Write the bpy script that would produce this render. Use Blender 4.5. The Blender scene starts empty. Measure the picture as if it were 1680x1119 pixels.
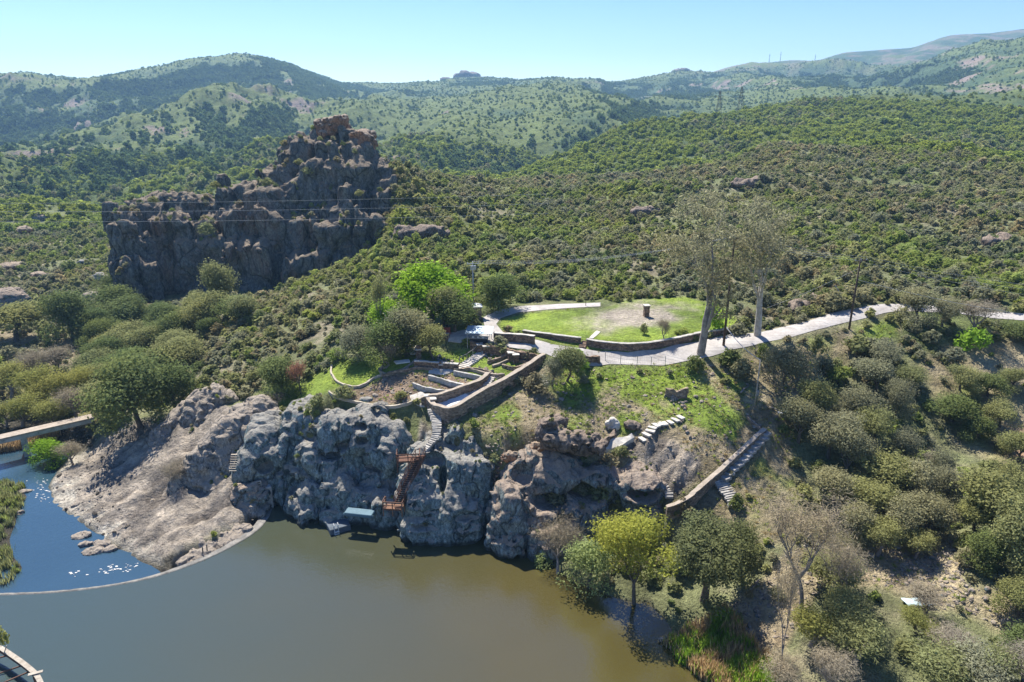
QUICK = False
import bpy, bmesh, math, random
import numpy as np
from mathutils import Vector, Matrix
from mathutils.geometry import delaunay_2d_cdt

# ------------------------------------------------------------------ scene, camera, light
S = bpy.context.scene
COL = S.collection
R = math.radians
PITCH = R(18.5)
CAMZ = 50.0
FPX = 1120.0                      # focal length in photo pixels (1680 wide)
cam = bpy.data.cameras.new("camera")
cam.sensor_width = 36.0
cam.lens = 24.0
cam.clip_end = 12000.0
cam.clip_start = 0.5
camo = bpy.data.objects.new("camera", cam)
COL.objects.link(camo)
camo.location = (0, 0, CAMZ)
camo.rotation_euler = (R(90) - PITCH, 0, 0)
S.camera = camo

SUN_EL, SUN_AZ = R(57), R(-27)    # azimuth from +Y towards +X
world = bpy.data.worlds.new("World")
S.world = world
world.use_nodes = True
wn = world.node_tree.nodes
bg = wn["Background"]
sky = wn.new("ShaderNodeTexSky")
sky.sky_type = 'NISHITA'
sky.sun_disc = False
sky.sun_elevation = SUN_EL
sky.sun_rotation = SUN_AZ
sky.altitude = 300
sky.air_density = 1.0
sky.dust_density = 0.3
sky.ozone_density = 3.0
bg.inputs[1].default_value = 0.088
hsv = wn.new("ShaderNodeHueSaturation"); hsv.inputs["Saturation"].default_value = 1.3; hsv.inputs["Hue"].default_value = 0.516
world.node_tree.links.new(sky.outputs[0], hsv.inputs["Color"])
world.node_tree.links.new(hsv.outputs[0], bg.inputs[0])

sl = bpy.data.lights.new("sun", 'SUN')
sl.energy = 5.0
sl.angle = R(0.55)
sl.color = (1.0, 0.955, 0.88)
slo = bpy.data.objects.new("sun", sl)
COL.objects.link(slo)
sdir = Vector((math.sin(SUN_AZ) * math.cos(SUN_EL), math.cos(SUN_AZ) * math.cos(SUN_EL), math.sin(SUN_EL)))
slo.rotation_euler = sdir.to_track_quat('Z', 'Y').to_euler()
slo.location = (0, 0, 400)

S.view_settings.view_transform = 'Standard'
S.view_settings.look = 'None'
S.view_settings.exposure = 0.98
S.view_settings.gamma = 1.0

# ------------------------------------------------------------------ helpers
SP, CP = math.sin(PITCH), math.cos(PITCH)

def ray(px, py):
    a = (px - 840.0) / FPX
    b = (py - 559.5) / FPX
    return np.array([a, CP - b * SP, -SP - b * CP])

def PD(px, py, d):
    "world point seen at a photo pixel at camera depth d"
    return ray(px, py) * d + np.array([0, 0, CAMZ])

def PZ(px, py, z):
    r = ray(px, py)
    return r * ((z - CAMZ) / r[2]) + np.array([0, 0, CAMZ])

def hsh(ix, iy, iz, seed):
    h = (ix.astype(np.uint32) * np.uint32(374761393)) ^ (iy.astype(np.uint32) * np.uint32(668265263)) ^ \
        (iz.astype(np.uint32) * np.uint32(2147483647 - 19)) ^ np.uint32((seed * 974711 + 12345) & 0xffffffff)
    h = (h ^ (h >> np.uint32(13))) * np.uint32(1274126177)
    h = (h ^ (h >> np.uint32(16))) * np.uint32(2246822519)
    h = h ^ (h >> np.uint32(15))
    return h.astype(np.float32) * np.float32(1.0 / 4294967295.0)

def vnoise(x, y, z=None, seed=0):
    "value noise -1..1"
    x = np.asarray(x, np.float32); y = np.asarray(y, np.float32)
    fx = np.floor(x); fy = np.floor(y)
    ix = fx.astype(np.int64); iy = fy.astype(np.int64)
    tx = x - fx; ty = y - fy
    tx = tx * tx * tx * (tx * (tx * 6 - 15) + 10); ty = ty * ty * ty * (ty * (ty * 6 - 15) + 10)
    if z is None:
        k = np.zeros(1, np.int64)
        a = hsh(ix, iy, k, seed); b = hsh(ix + 1, iy, k, seed)
        c = hsh(ix, iy + 1, k, seed); d = hsh(ix + 1, iy + 1, k, seed)
        return 2 * ((a * (1 - tx) + b * tx) * (1 - ty) + (c * (1 - tx) + d * tx) * ty) - 1
    z = np.asarray(z, np.float32)
    fz = np.floor(z); iz = fz.astype(np.int64); tz = z - fz
    tz = tz * tz * tz * (tz * (tz * 6 - 15) + 10)
    r = []
    for k in (0, 1):
        a = hsh(ix, iy, iz + k, seed); b = hsh(ix + 1, iy, iz + k, seed)
        c = hsh(ix, iy + 1, iz + k, seed); d = hsh(ix + 1, iy + 1, iz + k, seed)
        r.append((a * (1 - tx) + b * tx) * (1 - ty) + (c * (1 - tx) + d * tx) * ty)
    return 2 * (r[0] * (1 - tz) + r[1] * tz) - 1

def fbm(x, y, z=None, o=4, seed=0, gain=0.5, ridged=False):
    s = 0; a = 1.0; t = 0
    for i in range(o):
        f = 2.03 ** i
        # rotate octaves a little so that the lattice does not show
        c, q = math.cos(0.6 * i + .3), math.sin(0.6 * i + .3)
        n = vnoise((x * c - y * q) * f + 13.7 * i, (x * q + y * c) * f - 7.1 * i, None if z is None else z * f + 3.3 * i, seed + i)
        if ridged: n = 1 - 2 * np.abs(n)
        s = s + a * n; t += a; a *= gain
    return s / t

def sstep(a, b, x):
    t = np.clip((x - a) / (b - a), 0, 1)
    return t * t * (3 - 2 * t)

def link(o): COL.objects.link(o); return o

def tag(o, label=None, cat=None, group=None, kind=None):
    if label: o["label"] = label
    if cat: o["category"] = cat
    if group: o["group"] = group
    if kind or label: o["kind"] = kind or 'thing'
    return o

def mesh_from(name, V, Fq, Ft=None, smooth=False):
    "fast mesh from numpy verts, quads and tris"
    me = bpy.data.meshes.new(name)
    V = np.asarray(V, np.float32).reshape(-1, 3)
    Fq = np.zeros((0, 4), np.int32) if Fq is None or len(Fq) == 0 else np.asarray(Fq, np.int32)
    Ft = np.zeros((0, 3), np.int32) if Ft is None or len(Ft) == 0 else np.asarray(Ft, np.int32)
    me.vertices.add(len(V)); me.vertices.foreach_set("co", V.ravel())
    li = np.concatenate([Fq.ravel(), Ft.ravel()])
    me.loops.add(len(li)); me.loops.foreach_set("vertex_index", li)
    nq, nt = len(Fq), len(Ft)
    me.polygons.add(nq + nt)
    ls = np.concatenate([np.arange(nq) * 4, nq * 4 + np.arange(nt) * 3]).astype(np.int32)
    me.polygons.foreach_set("loop_start", ls)
    me.update(calc_edges=True)
    me.validate()
    if smooth: me.polygons.foreach_set("use_smooth", np.ones(len(me.polygons), bool))
    return me

def obj(name, me, mat=None, parent=None):
    o = bpy.data.objects.new(name, me); link(o)
    if mat is not None and me is not None and len(me.materials) == 0: me.materials.append(mat)
    if parent is not None: o.parent = parent
    return o

def empty(name, loc, rz=0):
    o = bpy.data.objects.new(name, None); link(o)
    o.location = loc; o.rotation_euler = (0, 0, rz); o.empty_display_size = .3
    return o

def setcol(me, name, arr):
    a = me.color_attributes.new(name, 'FLOAT_COLOR', 'POINT')
    c = np.ones((len(me.vertices), 4), np.float32); c[:, :3] = arr
    a.data.foreach_set("color", c.ravel())

class MB:
    "collects boxes, tubes and strips; build() links them as one mesh object"
    def __init__(s): s.V = []; s.F = []; s.n = 0
    def add(s, V, F):
        V = [tuple(v) for v in V]
        s.V += V; s.F += [tuple(i + s.n for i in f) for f in F]; s.n += len(V); return s
    def box(s, c, size, rz=0, M=None):
        hx, hy, hz = size[0] / 2, size[1] / 2, size[2] / 2
        P = [Vector((x, y, z)) for z in (-hz, hz) for x, y in ((-hx, -hy), (hx, -hy), (hx, hy), (-hx, hy))]
        m = Matrix.Translation(c) @ (M if M is not None else Matrix.Rotation(rz, 4, 'Z'))
        return s.add([m @ p for p in P], [(3, 2, 1, 0), (4, 5, 6, 7), (0, 1, 5, 4), (1, 2, 6, 5), (2, 3, 7, 6), (3, 0, 4, 7)])
    def bar(s, a, b, w, h=None, up=(0, 0, 1)):
        a, b = Vector(a), Vector(b); d = b - a; L = d.length
        if L < 1e-6: return s
        d.normalize(); u = Vector(up)
        if abs(d.dot(u)) > .99: u = Vector((1, 0, 0))
        sx = d.cross(u).normalized(); u = sx.cross(d).normalized()
        M = Matrix((sx, d, u)).transposed().to_4x4()
        return s.box((a + b) / 2, (w, L, h or w), M=M)
    def tube(s, pts, rad, n=6, cap=True):
        pts = [Vector(p) for p in pts]
        if not hasattr(rad, '__len__'): rad = [rad] * len(pts)
        V, F = [], []
        prev = None
        for i, p in enumerate(pts):
            d = (pts[min(i + 1, len(pts) - 1)] - pts[max(i - 1, 0)]).normalized()
            if prev is None:
                prev = d.orthogonal().normalized()
            x = (prev - d * prev.dot(d)).normalized(); prev = x; y = d.cross(x)
            for k in range(n):
                t = 2 * math.pi * k / n
                V.append(p + (x * math.cos(t) + y * math.sin(t)) * rad[i])
        for i in range(len(pts) - 1):
            for k in range(n):
                F.append((i * n + k, i * n + (k + 1) % n, (i + 1) * n + (k + 1) % n, (i + 1) * n + k))
        if cap:
            F.append(tuple(range(n))[::-1]); F.append(tuple((len(pts) - 1) * n + k for k in range(n)))
        return s.add(V, F)
    def mesh(s, name, smooth=False):
        me = bpy.data.meshes.new(name); me.from_pydata(s.V, [], s.F); me.update()
        if smooth: me.polygons.foreach_set("use_smooth", np.ones(len(me.polygons), bool))
        return me
    def build(s, name, mat, parent=None, smooth=False, bevel=0):
        o = obj(name, s.mesh(name, smooth), mat, parent)
        if bevel:
            b = o.modifiers.new("bevel", 'BEVEL'); b.width = bevel; b.segments = 1; b.limit_method = 'ANGLE'
        return o

# ------------------------------------------------------------------ materials
def newmat(name):
    m = bpy.data.materials.new(name); m.use_nodes = True
    nt = m.node_tree; p = nt.nodes["Principled BSDF"]
    p.inputs["Roughness"].default_value = .9
    p.inputs["Specular IOR Level"].default_value = .2
    return m, nt, p

def nd(nt, t, **kw):
    n = nt.nodes.new(t)
    for k, v in kw.items(): setattr(n, k, v)
    return n

def lk(nt, a, b): nt.links.new(a, b)

def noise(nt, vec, scale, detail=4, rough=.6, dist=0):
    n = nd(nt, "ShaderNodeTexNoise"); n.inputs["Scale"].default_value = scale
    n.inputs["Detail"].default_value = detail; n.inputs["Roughness"].default_value = rough
    n.inputs["Distortion"].default_value = dist
    if vec is not None: lk(nt, vec, n.inputs["Vector"])
    return n.outputs["Fac"]

def ramp(nt, fac, stops):
    r = nd(nt, "ShaderNodeValToRGB"); e = r.color_ramp.elements
    while len(e) < len(stops): e.new(.5)
    for i, (p, c) in enumerate(stops):
        e[i].position = p; e[i].color = (c[0], c[1], c[2], 1) if hasattr(c, '__len__') else (c, c, c, 1)
    lk(nt, fac, r.inputs[0]); return r.outputs[0]

def mix(nt, fac, a, b, mode='MIX'):
    m = nd(nt, "ShaderNodeMix", data_type='RGBA', blend_type=mode)
    if isinstance(fac, (int, float)): m.inputs[0].default_value = fac
    else: lk(nt, fac, m.inputs[0])
    for s, v in ((m.inputs[6], a), (m.inputs[7], b)):
        if hasattr(v, 'default_value') or hasattr(v, 'links'): lk(nt, v, s)
        else: s.default_value = (v[0], v[1], v[2], 1)
    return m.outputs[2]

def bump(nt, p, h, strength=.5, dist=.1, prev=None):
    b = nd(nt, "ShaderNodeBump"); b.inputs["Strength"].default_value = strength; b.inputs["Distance"].default_value = dist
    lk(nt, h, b.inputs["Height"])
    if prev is not None: lk(nt, prev, b.inputs["Normal"])
    lk(nt, b.outputs[0], p.inputs["Normal"]); return b.outputs[0]

def coord(nt, k="Object"): return nd(nt, "ShaderNodeTexCoord").outputs[k]

def mat_mottled(name, stops, scale=1.0, detail=5, bumps=(), rough=.9, metal=0, dist=.6):
    m, nt, p = newmat(name); c = nd(nt, "ShaderNodeNewGeometry").outputs["Position"]
    f = noise(nt, c, scale, detail, .65, dist)
    f2 = noise(nt, c, scale * 7.3, 3, .6)
    mm = nd(nt, "ShaderNodeMath", operation='MULTIPLY_ADD'); lk(nt, f2, mm.inputs[0]); mm.inputs[1].default_value = .45
    lk(nt, f, mm.inputs[2])
    m2 = nd(nt, "ShaderNodeMath", operation='SUBTRACT'); lk(nt, mm.outputs[0], m2.inputs[0]); m2.inputs[1].default_value = .225
    lk(nt, ramp(nt, m2.outputs[0], stops), p.inputs["Base Color"])
    p.inputs["Roughness"].default_value = rough; p.inputs["Metallic"].default_value = metal
    prev = None
    for sc, st, di in bumps:
        prev = bump(nt, p, noise(nt, c, sc, 4), st, di, prev)
    return m

def mat_stone(name, a, b, mortar, sx=2.2, sz=4.5):
    "coursed rubble wall: voronoi stones with mortar joints"
    m, nt, p = newmat(name); g = nd(nt, "ShaderNodeNewGeometry").outputs["Position"]
    mp = nd(nt, "ShaderNodeMapping"); mp.inputs["Scale"].default_value = (sx, sx, sz); lk(nt, g, mp.inputs[0])
    v = nd(nt, "ShaderNodeTexVoronoi"); v.inputs["Scale"].default_value = 1; lk(nt, mp.outputs[0], v.inputs["Vector"])
    e = nd(nt, "ShaderNodeTexVoronoi", feature='DISTANCE_TO_EDGE'); e.inputs["Scale"].default_value = 1; lk(nt, mp.outputs[0], e.inputs["Vector"])
    sep = nd(nt, "ShaderNodeSeparateColor"); lk(nt, v.outputs["Color"], sep.inputs[0])
    c = ramp(nt, sep.outputs[0], [(.1, a), (.6, b), (1, tuple(x * 1.35 for x in b))])
    n = noise(nt, g, 9, 3); c = mix(nt, .5, c, ramp(nt, n, [(.3, .12), (.7, .75)]), 'OVERLAY')
    j = ramp(nt, e.outputs["Distance"], [(0.02, 1.0), (.1, 0.0)])
    c = mix(nt, j, c, mortar)
    lk(nt, c, p.inputs["Base Color"])
    h = ramp(nt, e.outputs["Distance"], [(0.0, 0.0), (.16, 1.0)])
    bump(nt, p, h, .8, .06)
    return m

def mat_leaf(name, c1, c2, trans=.3, var=.35):
    m, nt, p = newmat(name); trans = min(.6, trans + .18)
    nt.nodes.remove(p)
    oi = nd(nt, "ShaderNodeObjectInfo").outputs["Random"]
    at = nd(nt, "ShaderNodeAttribute"); at.attribute_name = "leaf"; at.attribute_type = 'GEOMETRY'
    g = nd(nt, "ShaderNodeNewGeometry").outputs["Position"]
    col = ramp(nt, oi, [(0, c1), (1, c2)])
    n = noise(nt, g, .045, 2); col = mix(nt, ramp(nt, n, [(.35, 0.0), (.7, .55)]), col, tuple(x * y for x, y in zip(c2, (1.35, 1.15, .75))))
    hs = nd(nt, "ShaderNodeHueSaturation"); lk(nt, col, hs.inputs["Color"])
    v = nd(nt, "ShaderNodeMapRange"); lk(nt, at.outputs["Fac"], v.inputs[0]); v.inputs[3].default_value = 1 - var; v.inputs[4].default_value = 1 + var
    lk(nt, v.outputs[0], hs.inputs["Value"])
    d = nd(nt, "ShaderNodeBsdfDiffuse"); t = nd(nt, "ShaderNodeBsdfTranslucent")
    lk(nt, hs.outputs[0], d.inputs[0]); lk(nt, hs.outputs[0], t.inputs[0])
    mx = nd(nt, "ShaderNodeMixShader"); mx.inputs[0].default_value = trans
    lk(nt, d.outputs[0], mx.inputs[1]); lk(nt, t.outputs[0], mx.inputs[2])
    out = [x for x in nt.nodes if x.type == 'OUTPUT_MATERIAL'][0]
    lk(nt, mx.outputs[0], out.inputs[0])
    return m
# ------------------------------------------------------------------ terrain: survey points (photo pixel, camera depth or elevation) -> TIN -> mesh
# every line is a break line; entries are (px, py, depth) or (px, py, None, z); the last value is the roughness of the ground there
TL = []
def tl(rough, *pts):
    o = []
    for p in pts:
        w = PD(p[0], p[1], p[2]) if len(p) == 3 else PZ(p[0], p[1], p[3])
        o.append((w[0], w[1], w[2], rough))
    TL.append(o)
def xyz(rough, *pts): TL.append([(x, y, z, rough) for x, y, z in pts])

def Z(px, py, z): return (px, py, None, z)
# lake bed and shores
for q in [(-400, 1150), (-150, 1000), (0, 1060), (200, 1010), (300, 960), (420, 900), (460, 850), (500, 900), (600, 930), (700, 950), (800, 960), (600, 1050), (300, 1100), (820, 1000), (900, 1090), (1000, 1110), (860, 960)]:
    tl(0, Z(q[0], q[1], -4))
tl(0, Z(460, 838, -1.5), Z(500, 842, -1.5), Z(560, 850, -1.5), Z(640, 868, -1.5), Z(720, 880, -1.5), Z(800, 890, -1.5), Z(860, 905, -1.5), Z(885, 930, -.6), Z(930, 958, -.3), Z(990, 985, -.3), Z(1060, 1005, -.3), Z(1090, 1035, -.3), Z(1120, 1085, -.3), Z(1180, 1125, -.3), Z(1220, 1200, -.3))
xyz(0, (-60, 20, -4), (0, 20, -4), (15, 20, -4)); xyz(0, (-90, 20, -4), (-14, 40, -4)); xyz(.2, (40, 20, 3), (70, 30, 5), (90, 45, 6)); xyz(0, (-100, 40, -4), (-100, 60, -4))
# foot of the dam, downstream side
tl(0, Z(442, 822, -.3), Z(425, 842, -.3), Z(395, 868, -.3), Z(340, 897, -.3), Z(275, 924, -.6))
tl(0, Z(150, 955, -2.6), Z(60, 962, -2.8), Z(-30, 965, -2.8))
tl(0, Z(100, 900, -3), Z(70, 850, -3), Z(150, 900, -3)); tl(0, Z(60, 800, -3), Z(75, 770, -3), Z(40, 765, -2.8), Z(60, 745, -2.8), Z(0, 770, -2.8))
# slab shore
tl(.15, Z(262, 932, -1.4), Z(235, 917, -1.4), Z(210, 902, -1.4), Z(180, 890, -1.4), Z(140, 860, -1.4), Z(88, 826, -1.4), Z(84, 795, -1.4), Z(98, 767, -1.4), Z(117, 750, -1.4), Z(138, 735, -1.3), Z(112, 722, -1.3), Z(90, 717, -1.3), Z(45, 728, -1.3), Z(0, 740, -1.3), Z(-80, 760, -1.3))
tl(.3, Z(200, 870, -.6), Z(150, 825, -.7), Z(125, 790, -.9)); tl(.4, Z(250, 855, .2)); tl(.4, Z(330, 865, .8)); tl(.6, Z(300, 820, 1.7))
tl(.4, Z(230, 780, 1.4), Z(180, 765, .4)); tl(.5, Z(200, 735, 1.2)); tl(.7, (250, 720, 103)); tl(.8, (300, 690, 104), (350, 660, 104.5))
tl(.6, (400, 745, 94), (330, 790, 93.5)); tl(.3, Z(390, 850, .8)); tl(.4, Z(430, 800, 1.6), Z(350, 872, .7)); tl(.6, (440, 684, 97))
tl(.6, (400, 640, 108.5), (430, 620, 110)); tl(.5, Z(150, 700, .6)); tl(.5, Z(200, 680, 2))
# left bank, downstream
tl(.15, Z(-60, 780, -1.2), Z(0, 790, -1.4), Z(32, 802, -1.4), Z(42, 815, -1.4), Z(22, 850, -1.4), Z(8, 885, -1.4), Z(16, 915, -1.4), Z(34, 935, -1.4), Z(12, 955, -1.4), Z(-30, 960, -1.4))
tl(.2, Z(-20, 830, -.4), Z(-20, 900, -.2)); tl(.3, Z(-150, 850, 1.2), Z(-150, 930, 1.5))
xyz(.4, (-75, 62, 2), (-90, 75, 3), (-105, 95, 3)); xyz(.3, (-70, 48, 1.5)); xyz(.3, (-66, 50, -2))
# valley floor
tl(.3, Z(-250, 700, 1), Z(0, 715, 0), Z(60, 700, -.2), Z(120, 690, .2)); tl(.4, Z(0, 600, -.5), Z(60, 600, -.8), Z(150, 640, .3)); tl(.4, Z(-300, 560, 4), Z(0, 560, -1), Z(100, 560, -1))
tl(.5, (250, 560, 158), (200, 620, 138), (230, 660, 122)); tl(.6, (300, 620, 122), (270, 650, 118)); tl(.5, (100, 500, 192), (0, 500, 192)); tl(.5, (200, 510, 180), (300, 510, 172), (400, 500, 166)); tl(.6, (-300, 480, 190))
tl(1, (-300, 400, 255), (0, 400, 262), (100, 400, 262), (180, 405, 262)); tl(1, (0, 450, 222), (120, 450, 222), (180, 460, 215))
tl(1, (-500, 322, 330), (-200, 325, 330), (0, 330, 330), (60, 333, 330), (130, 340, 325), (195, 350, 320), (300, 350, 315), (420, 340, 300), (540, 320, 270))
xyz(1, *[( (px - 840) / FPX * d, d * .98, z) for px, d, z in ((-400, 400, -4), (0, 400, -6), (200, 395, -6), (400, 380, -2), (560, 340, 3), (700, 330, 6), (800, 350, 10))])
# spur between the valley and the terraces
tl(.6, (300, 590, 135), (350, 600, 119), (380, 620, 112)); tl(.6, (330, 560, 142), (400, 560, 126), (450, 580, 115)); tl(.8, (400, 520, 146), (450, 500, 150), (500, 500, 142))
tl(.6, (450, 620, 106.5), (500, 560, 116), (560, 560, 110)); tl(1, (550, 455, 163), (620, 420, 162), (640, 390, 170)); tl(.6, (600, 500, 128), (650, 520, 120))
tl(.6, (620, 460, 146), (720, 470, 134)); tl(.6, (700, 530, 112)); tl(1, (700, 400, 168), (740, 370, 182)); tl(1, (690, 330, 190), (800, 400, 165), (800, 350, 200)); tl(1, (480, 480, 184), (560, 450, 184), (620, 412, 182), (636, 372, 187)); xyz(1, (-105, 212, 3), (-70, 215, 8), (-50, 214, 14), (-38, 210, 22)); tl(.6, (200, 505, 184), (300, 505, 180), (400, 495, 180))
tl(.2, (520, 620, 103), (490, 645, 101), (470, 665, 99.5), (450, 674, 98.2)); tl(.6, (450, 645, 104.5), (430, 655, 104.5)); tl(.8, (642, 262, 195), (655, 330, 186))
# cliff edge and terraces
tl(.1, Z(540, 646, 13.2), Z(575, 660, 12.8), Z(608, 667, 12.6), Z(640, 670, 12.5), Z(688, 658, 12.9))
tl(.3, Z(520, 672, 12.4), Z(495, 690, 11.3), Z(470, 700, 9.5))
tl(.2, (545, 706, 93), (600, 708, 92), (660, 706, 91)); tl(0, Z(712, 674, 12.5), Z(737, 683, 12.4), Z(770, 660, 13.5), Z(825, 634, 14.6), Z(862, 612, 15.3), Z(893, 590, 16.1))
tl(.1, (716, 688, 89.8), (738, 694, 88.3), (775, 673, 89.9), (828, 646, 92.2), (872, 618, 95), (902, 597, 98))
tl(0, (590, 620, 98.3)); tl(0, (545, 612, 101)); tl(0, (640, 625, 96.5)); tl(0, Z(700, 620, 14.4), Z(740, 612, 14.9)); tl(0, (700, 640, 93.5)); tl(0, Z(735, 662, 12.9)); tl(0, Z(790, 600, 15.6)); tl(0, (680, 597, 99))
tl(0, (640, 590, 101), (600, 590, 103)); tl(.1, Z(733, 575, 16.2), Z(773, 577, 16.1), Z(810, 583, 16.0), Z(850, 589, 15.9), Z(888, 596, 15.9))
tl(0, Z(733, 563, 16.9), Z(773, 561, 17.1), Z(812, 567, 17.2), Z(850, 574, 17.25), Z(896, 581, 17.3))
# cleft with the stairs
tl(.2, (706, 700, 91), (694, 735, 89.2), (672, 790, 88.8), (655, 832, 89.8))
# lower lawn behind the crags
tl(.3, (960, 622, 95), (1080, 640, 92.6), (1160, 640, 92.4)); tl(.3, (830, 670, 89.3), (900, 660, 91), (980, 660, 91)); tl(.3, (830, 705, 86), (900, 700, 86.5)); tl(.3, (770, 705, 86.5), (800, 720, 85.3), (830, 755, 84.5))
tl(.3, (960, 700, 87.4), (960, 742, 85.0)); tl(.3, (1060, 690, 87.5), (1060, 740, 84.8)); tl(.3, (1160, 690, 87.2)); tl(.4, (1120, 740, 84.3)); tl(.3, (885, 750, 85.3)); tl(.3, (1000, 760, 84.7), (1060, 780, 83.6), (1092, 808, 82.3), (1104, 838, 80.6)); tl(.2, (870, 900, 83.8), (885, 893, 83.6), (930, 888, 83.4), (980, 882, 83.2), (1030, 874, 82.6), (1078, 864, 81.4))
tl(.2, Z(1255, 704, 11.6), Z(1215, 740, 10.0), Z(1170, 780, 8.3), Z(1120, 822, 6.3)); tl(.2, (1265, 712, 86.4), (1222, 752, 84.2), (1182, 790, 82.2), (1130, 842, 79.6), (1092, 868, 79.2))
tl(.3, (1230, 670, 89.6)); tl(.3, (1200, 600, 97.5), (1290, 640, 93.6))
# slope below the wall down to the shore
tl(.4, (1300, 720, 87.6), (1250, 780, 82.6), (1215, 835, 79.4)); tl(.4, Z(1100, 900, 1.6), Z(1000, 950, .8), Z(920, 925, .4)); tl(.4, Z(1200, 900, 3.4), Z(1100, 970, .9)); tl(.4, Z(1180, 1040, .8), Z(1250, 1119, .9), Z(1300, 1200, 1.2))
tl(.5, (1300, 960, 70.5), (1310, 1060, 64.5)); tl(.4, (1310, 850, 78)); tl(.5, (1400, 900, 75.5), (1500, 960, 70.3), (1540, 970, 69.4)); tl(.4, (1450, 1060, 63.8)); tl(.5, (1560, 985, 67.9), (1600, 1010, 67), (1680, 1060, 64)); tl(.5, (1590, 960, 68.6), (1680, 965, 66.8)); tl(.4, (1560, 1080, 62), (1680, 1119, 58)); tl(.4, (1900, 1200, 52), (1900, 1000, 60))
tl(.5, (1400, 800, 82.4), (1500, 850, 80), (1600, 800, 81)); tl(.5, (1400, 720, 88.5), (1550, 720, 89)); tl(.5, (1400, 640, 95.5), (1550, 620, 97)); tl(.5, (1680, 700, 92), (1680, 600, 100)); tl(.5, (1680, 850, 76.6)); tl(.5, (1900, 850, 72), (1900, 700, 86), (1900, 600, 97))
tl(.4, (1320, 580, 98.5)); tl(.4, (1400, 560, 101), (1480, 540, 104.5), (1600, 550, 104.5))
# the drive
tl(0, (1700, 524, 107.5), (1620, 517, 109.5), (1560, 507, 111), (1500, 502, 110.5), (1450, 503, 109), (1393, 520, 105.5), (1350, 532, 103.7), (1300, 546, 102), (1250, 557, 100.8), (1200, 566, 99.6), (1150, 580, 98.2), (1080, 592, 97.8), (1000, 592, 98))
tl(0, (1900, 535, 104)); tl(0, (1000, 600, 96.6), (1090, 600, 96.6)); tl(.1, Z(905, 588, 17.1), Z(955, 590, 17.1)); tl(.2, (930, 605, 96.3))
tl(0, (740, 550, 104.5), (800, 538, 107)); tl(0, (810, 520, 113), (860, 508, 116.5), (930, 503, 117.5), (985, 499, 118.5)); tl(0, (880, 561, 101.5), (960, 572, 100))
tl(.1, Z(965, 556, 17.9), Z(1030, 563, 17.9), Z(1080, 557, 18), Z(1145, 542, 18.2), Z(1200, 532, 18.6)); tl(.1, Z(880, 542, 17.7), Z(955, 551, 17.9)); tl(.1, (850, 518, 113.5), (830, 527, 110.5)); tl(.1, (940, 515, 113.5), (1000, 530, 109)); tl(.1, (1060, 492, 119.5), (1110, 492, 119)); tl(.1, (1140, 515, 112))
tl(.5, (800, 490, 122), (880, 485, 126), (980, 480, 128), (1060, 475, 128), (1130, 480, 124), (1220, 500, 115.5), (1300, 510, 112), (1393, 492, 111.5), (1450, 478, 115), (1560, 485, 116), (1680, 492, 114), (1900, 495, 114))
# slope above the drive
tl(1, (900, 430, 152), (1000, 440, 146), (1100, 450, 138)); tl(1, (1200, 450, 132), (1300, 460, 127)); tl(1, (1400, 420, 140), (1500, 430, 138), (1680, 430, 138), (1900, 430, 138)); tl(1.2, (1000, 370, 190)); tl(1.2, (1200, 380, 170)); tl(1.2, (1400, 370, 172)); tl(1.2, (1600, 370, 172)); tl(1.2, (1900, 370, 172)); tl(1.2, (900, 350, 215)); tl(1.3, (1150, 320, 222)); tl(1.3, (1300, 310, 222)); tl(1.2, (1500, 310, 222)); tl(1.2, (1700, 320, 222))
tl(1, (642, 258, 195), (665, 268, 205), (700, 281, 225), (750, 292, 250), (800, 300, 270), (850, 299, 292), (920, 294, 300), (1000, 288, 300), (1100, 282, 300), (1170, 274, 295), (1205, 264, 290), (1250, 247, 290), (1330, 240, 298), (1430, 238, 300), (1550, 246, 292), (1680, 266, 282), (1900, 270, 280))
xyz(1.2, *[((px - 840) / FPX * d, d, z) for px, d, z in ((860, 370, 12), (1000, 365, 15), (1200, 360, 24), (1430, 360, 30), (1680, 350, 22), (1900, 350, 20))])
tl(1.5, (830, 300, 400), (850, 292, 415), (900, 264, 450), (950, 240, 475), (1000, 216, 500), (1050, 197, 520), (1120, 193, 540), (1180, 190, 550), (1240, 180, 570), (1330, 162, 600), (1450, 155, 620), (1560, 158, 620), (1680, 145, 620), (1900, 140, 620))
tl(2, (1050, 240, 440), (1250, 215, 460), (1450, 205, 470), (1700, 210, 470))
xyz(2, *[((px - 840) / FPX * d, d, z) for px, d, z in ((780, 520, -6), (900, 640, -8), (1050, 760, 5), (1240, 820, 10), (1450, 850, 20), (1680, 850, 30), (1900, 850, 40))])
# middle hills
tl(8, (620, 262, 640), (680, 238, 720), (740, 240, 700), (840, 262, 640)); tl(3, (850, 255, 640), (880, 235, 700), (930, 206, 750), (975, 197, 770), (1010, 205, 780), (1050, 222, 780))
tl(6, (640, 245, 850), (690, 218, 950), (740, 192, 1050), (800, 172, 1150), (900, 166, 1200), (960, 161, 1200), (1010, 162, 1200), (1050, 178, 1100), (1080, 200, 1000))
tl(10, (560, 240, 760), (600, 205, 1000), (700, 180, 1300))
tl(6, (1040, 178, 1350), (1100, 150, 1450), (1170, 150, 1450), (1210, 152, 1500), (1250, 137, 1600), (1300, 126, 1600), (1370, 114, 1600), (1400, 124, 1550), (1440, 152, 1400), (1500, 148, 1250)); tl(6, (1480, 152, 1150), (1520, 128, 1300), (1560, 100, 1350), (1600, 82, 1400), (1680, 70, 1400), (1900, 60, 1400))
tl(10, (900, 150, 1600), (1000, 160, 1700), (1100, 140, 1800), (1200, 130, 2000), (1350, 118, 2000), (1480, 118, 2000), (1700, 95, 2000))
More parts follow.
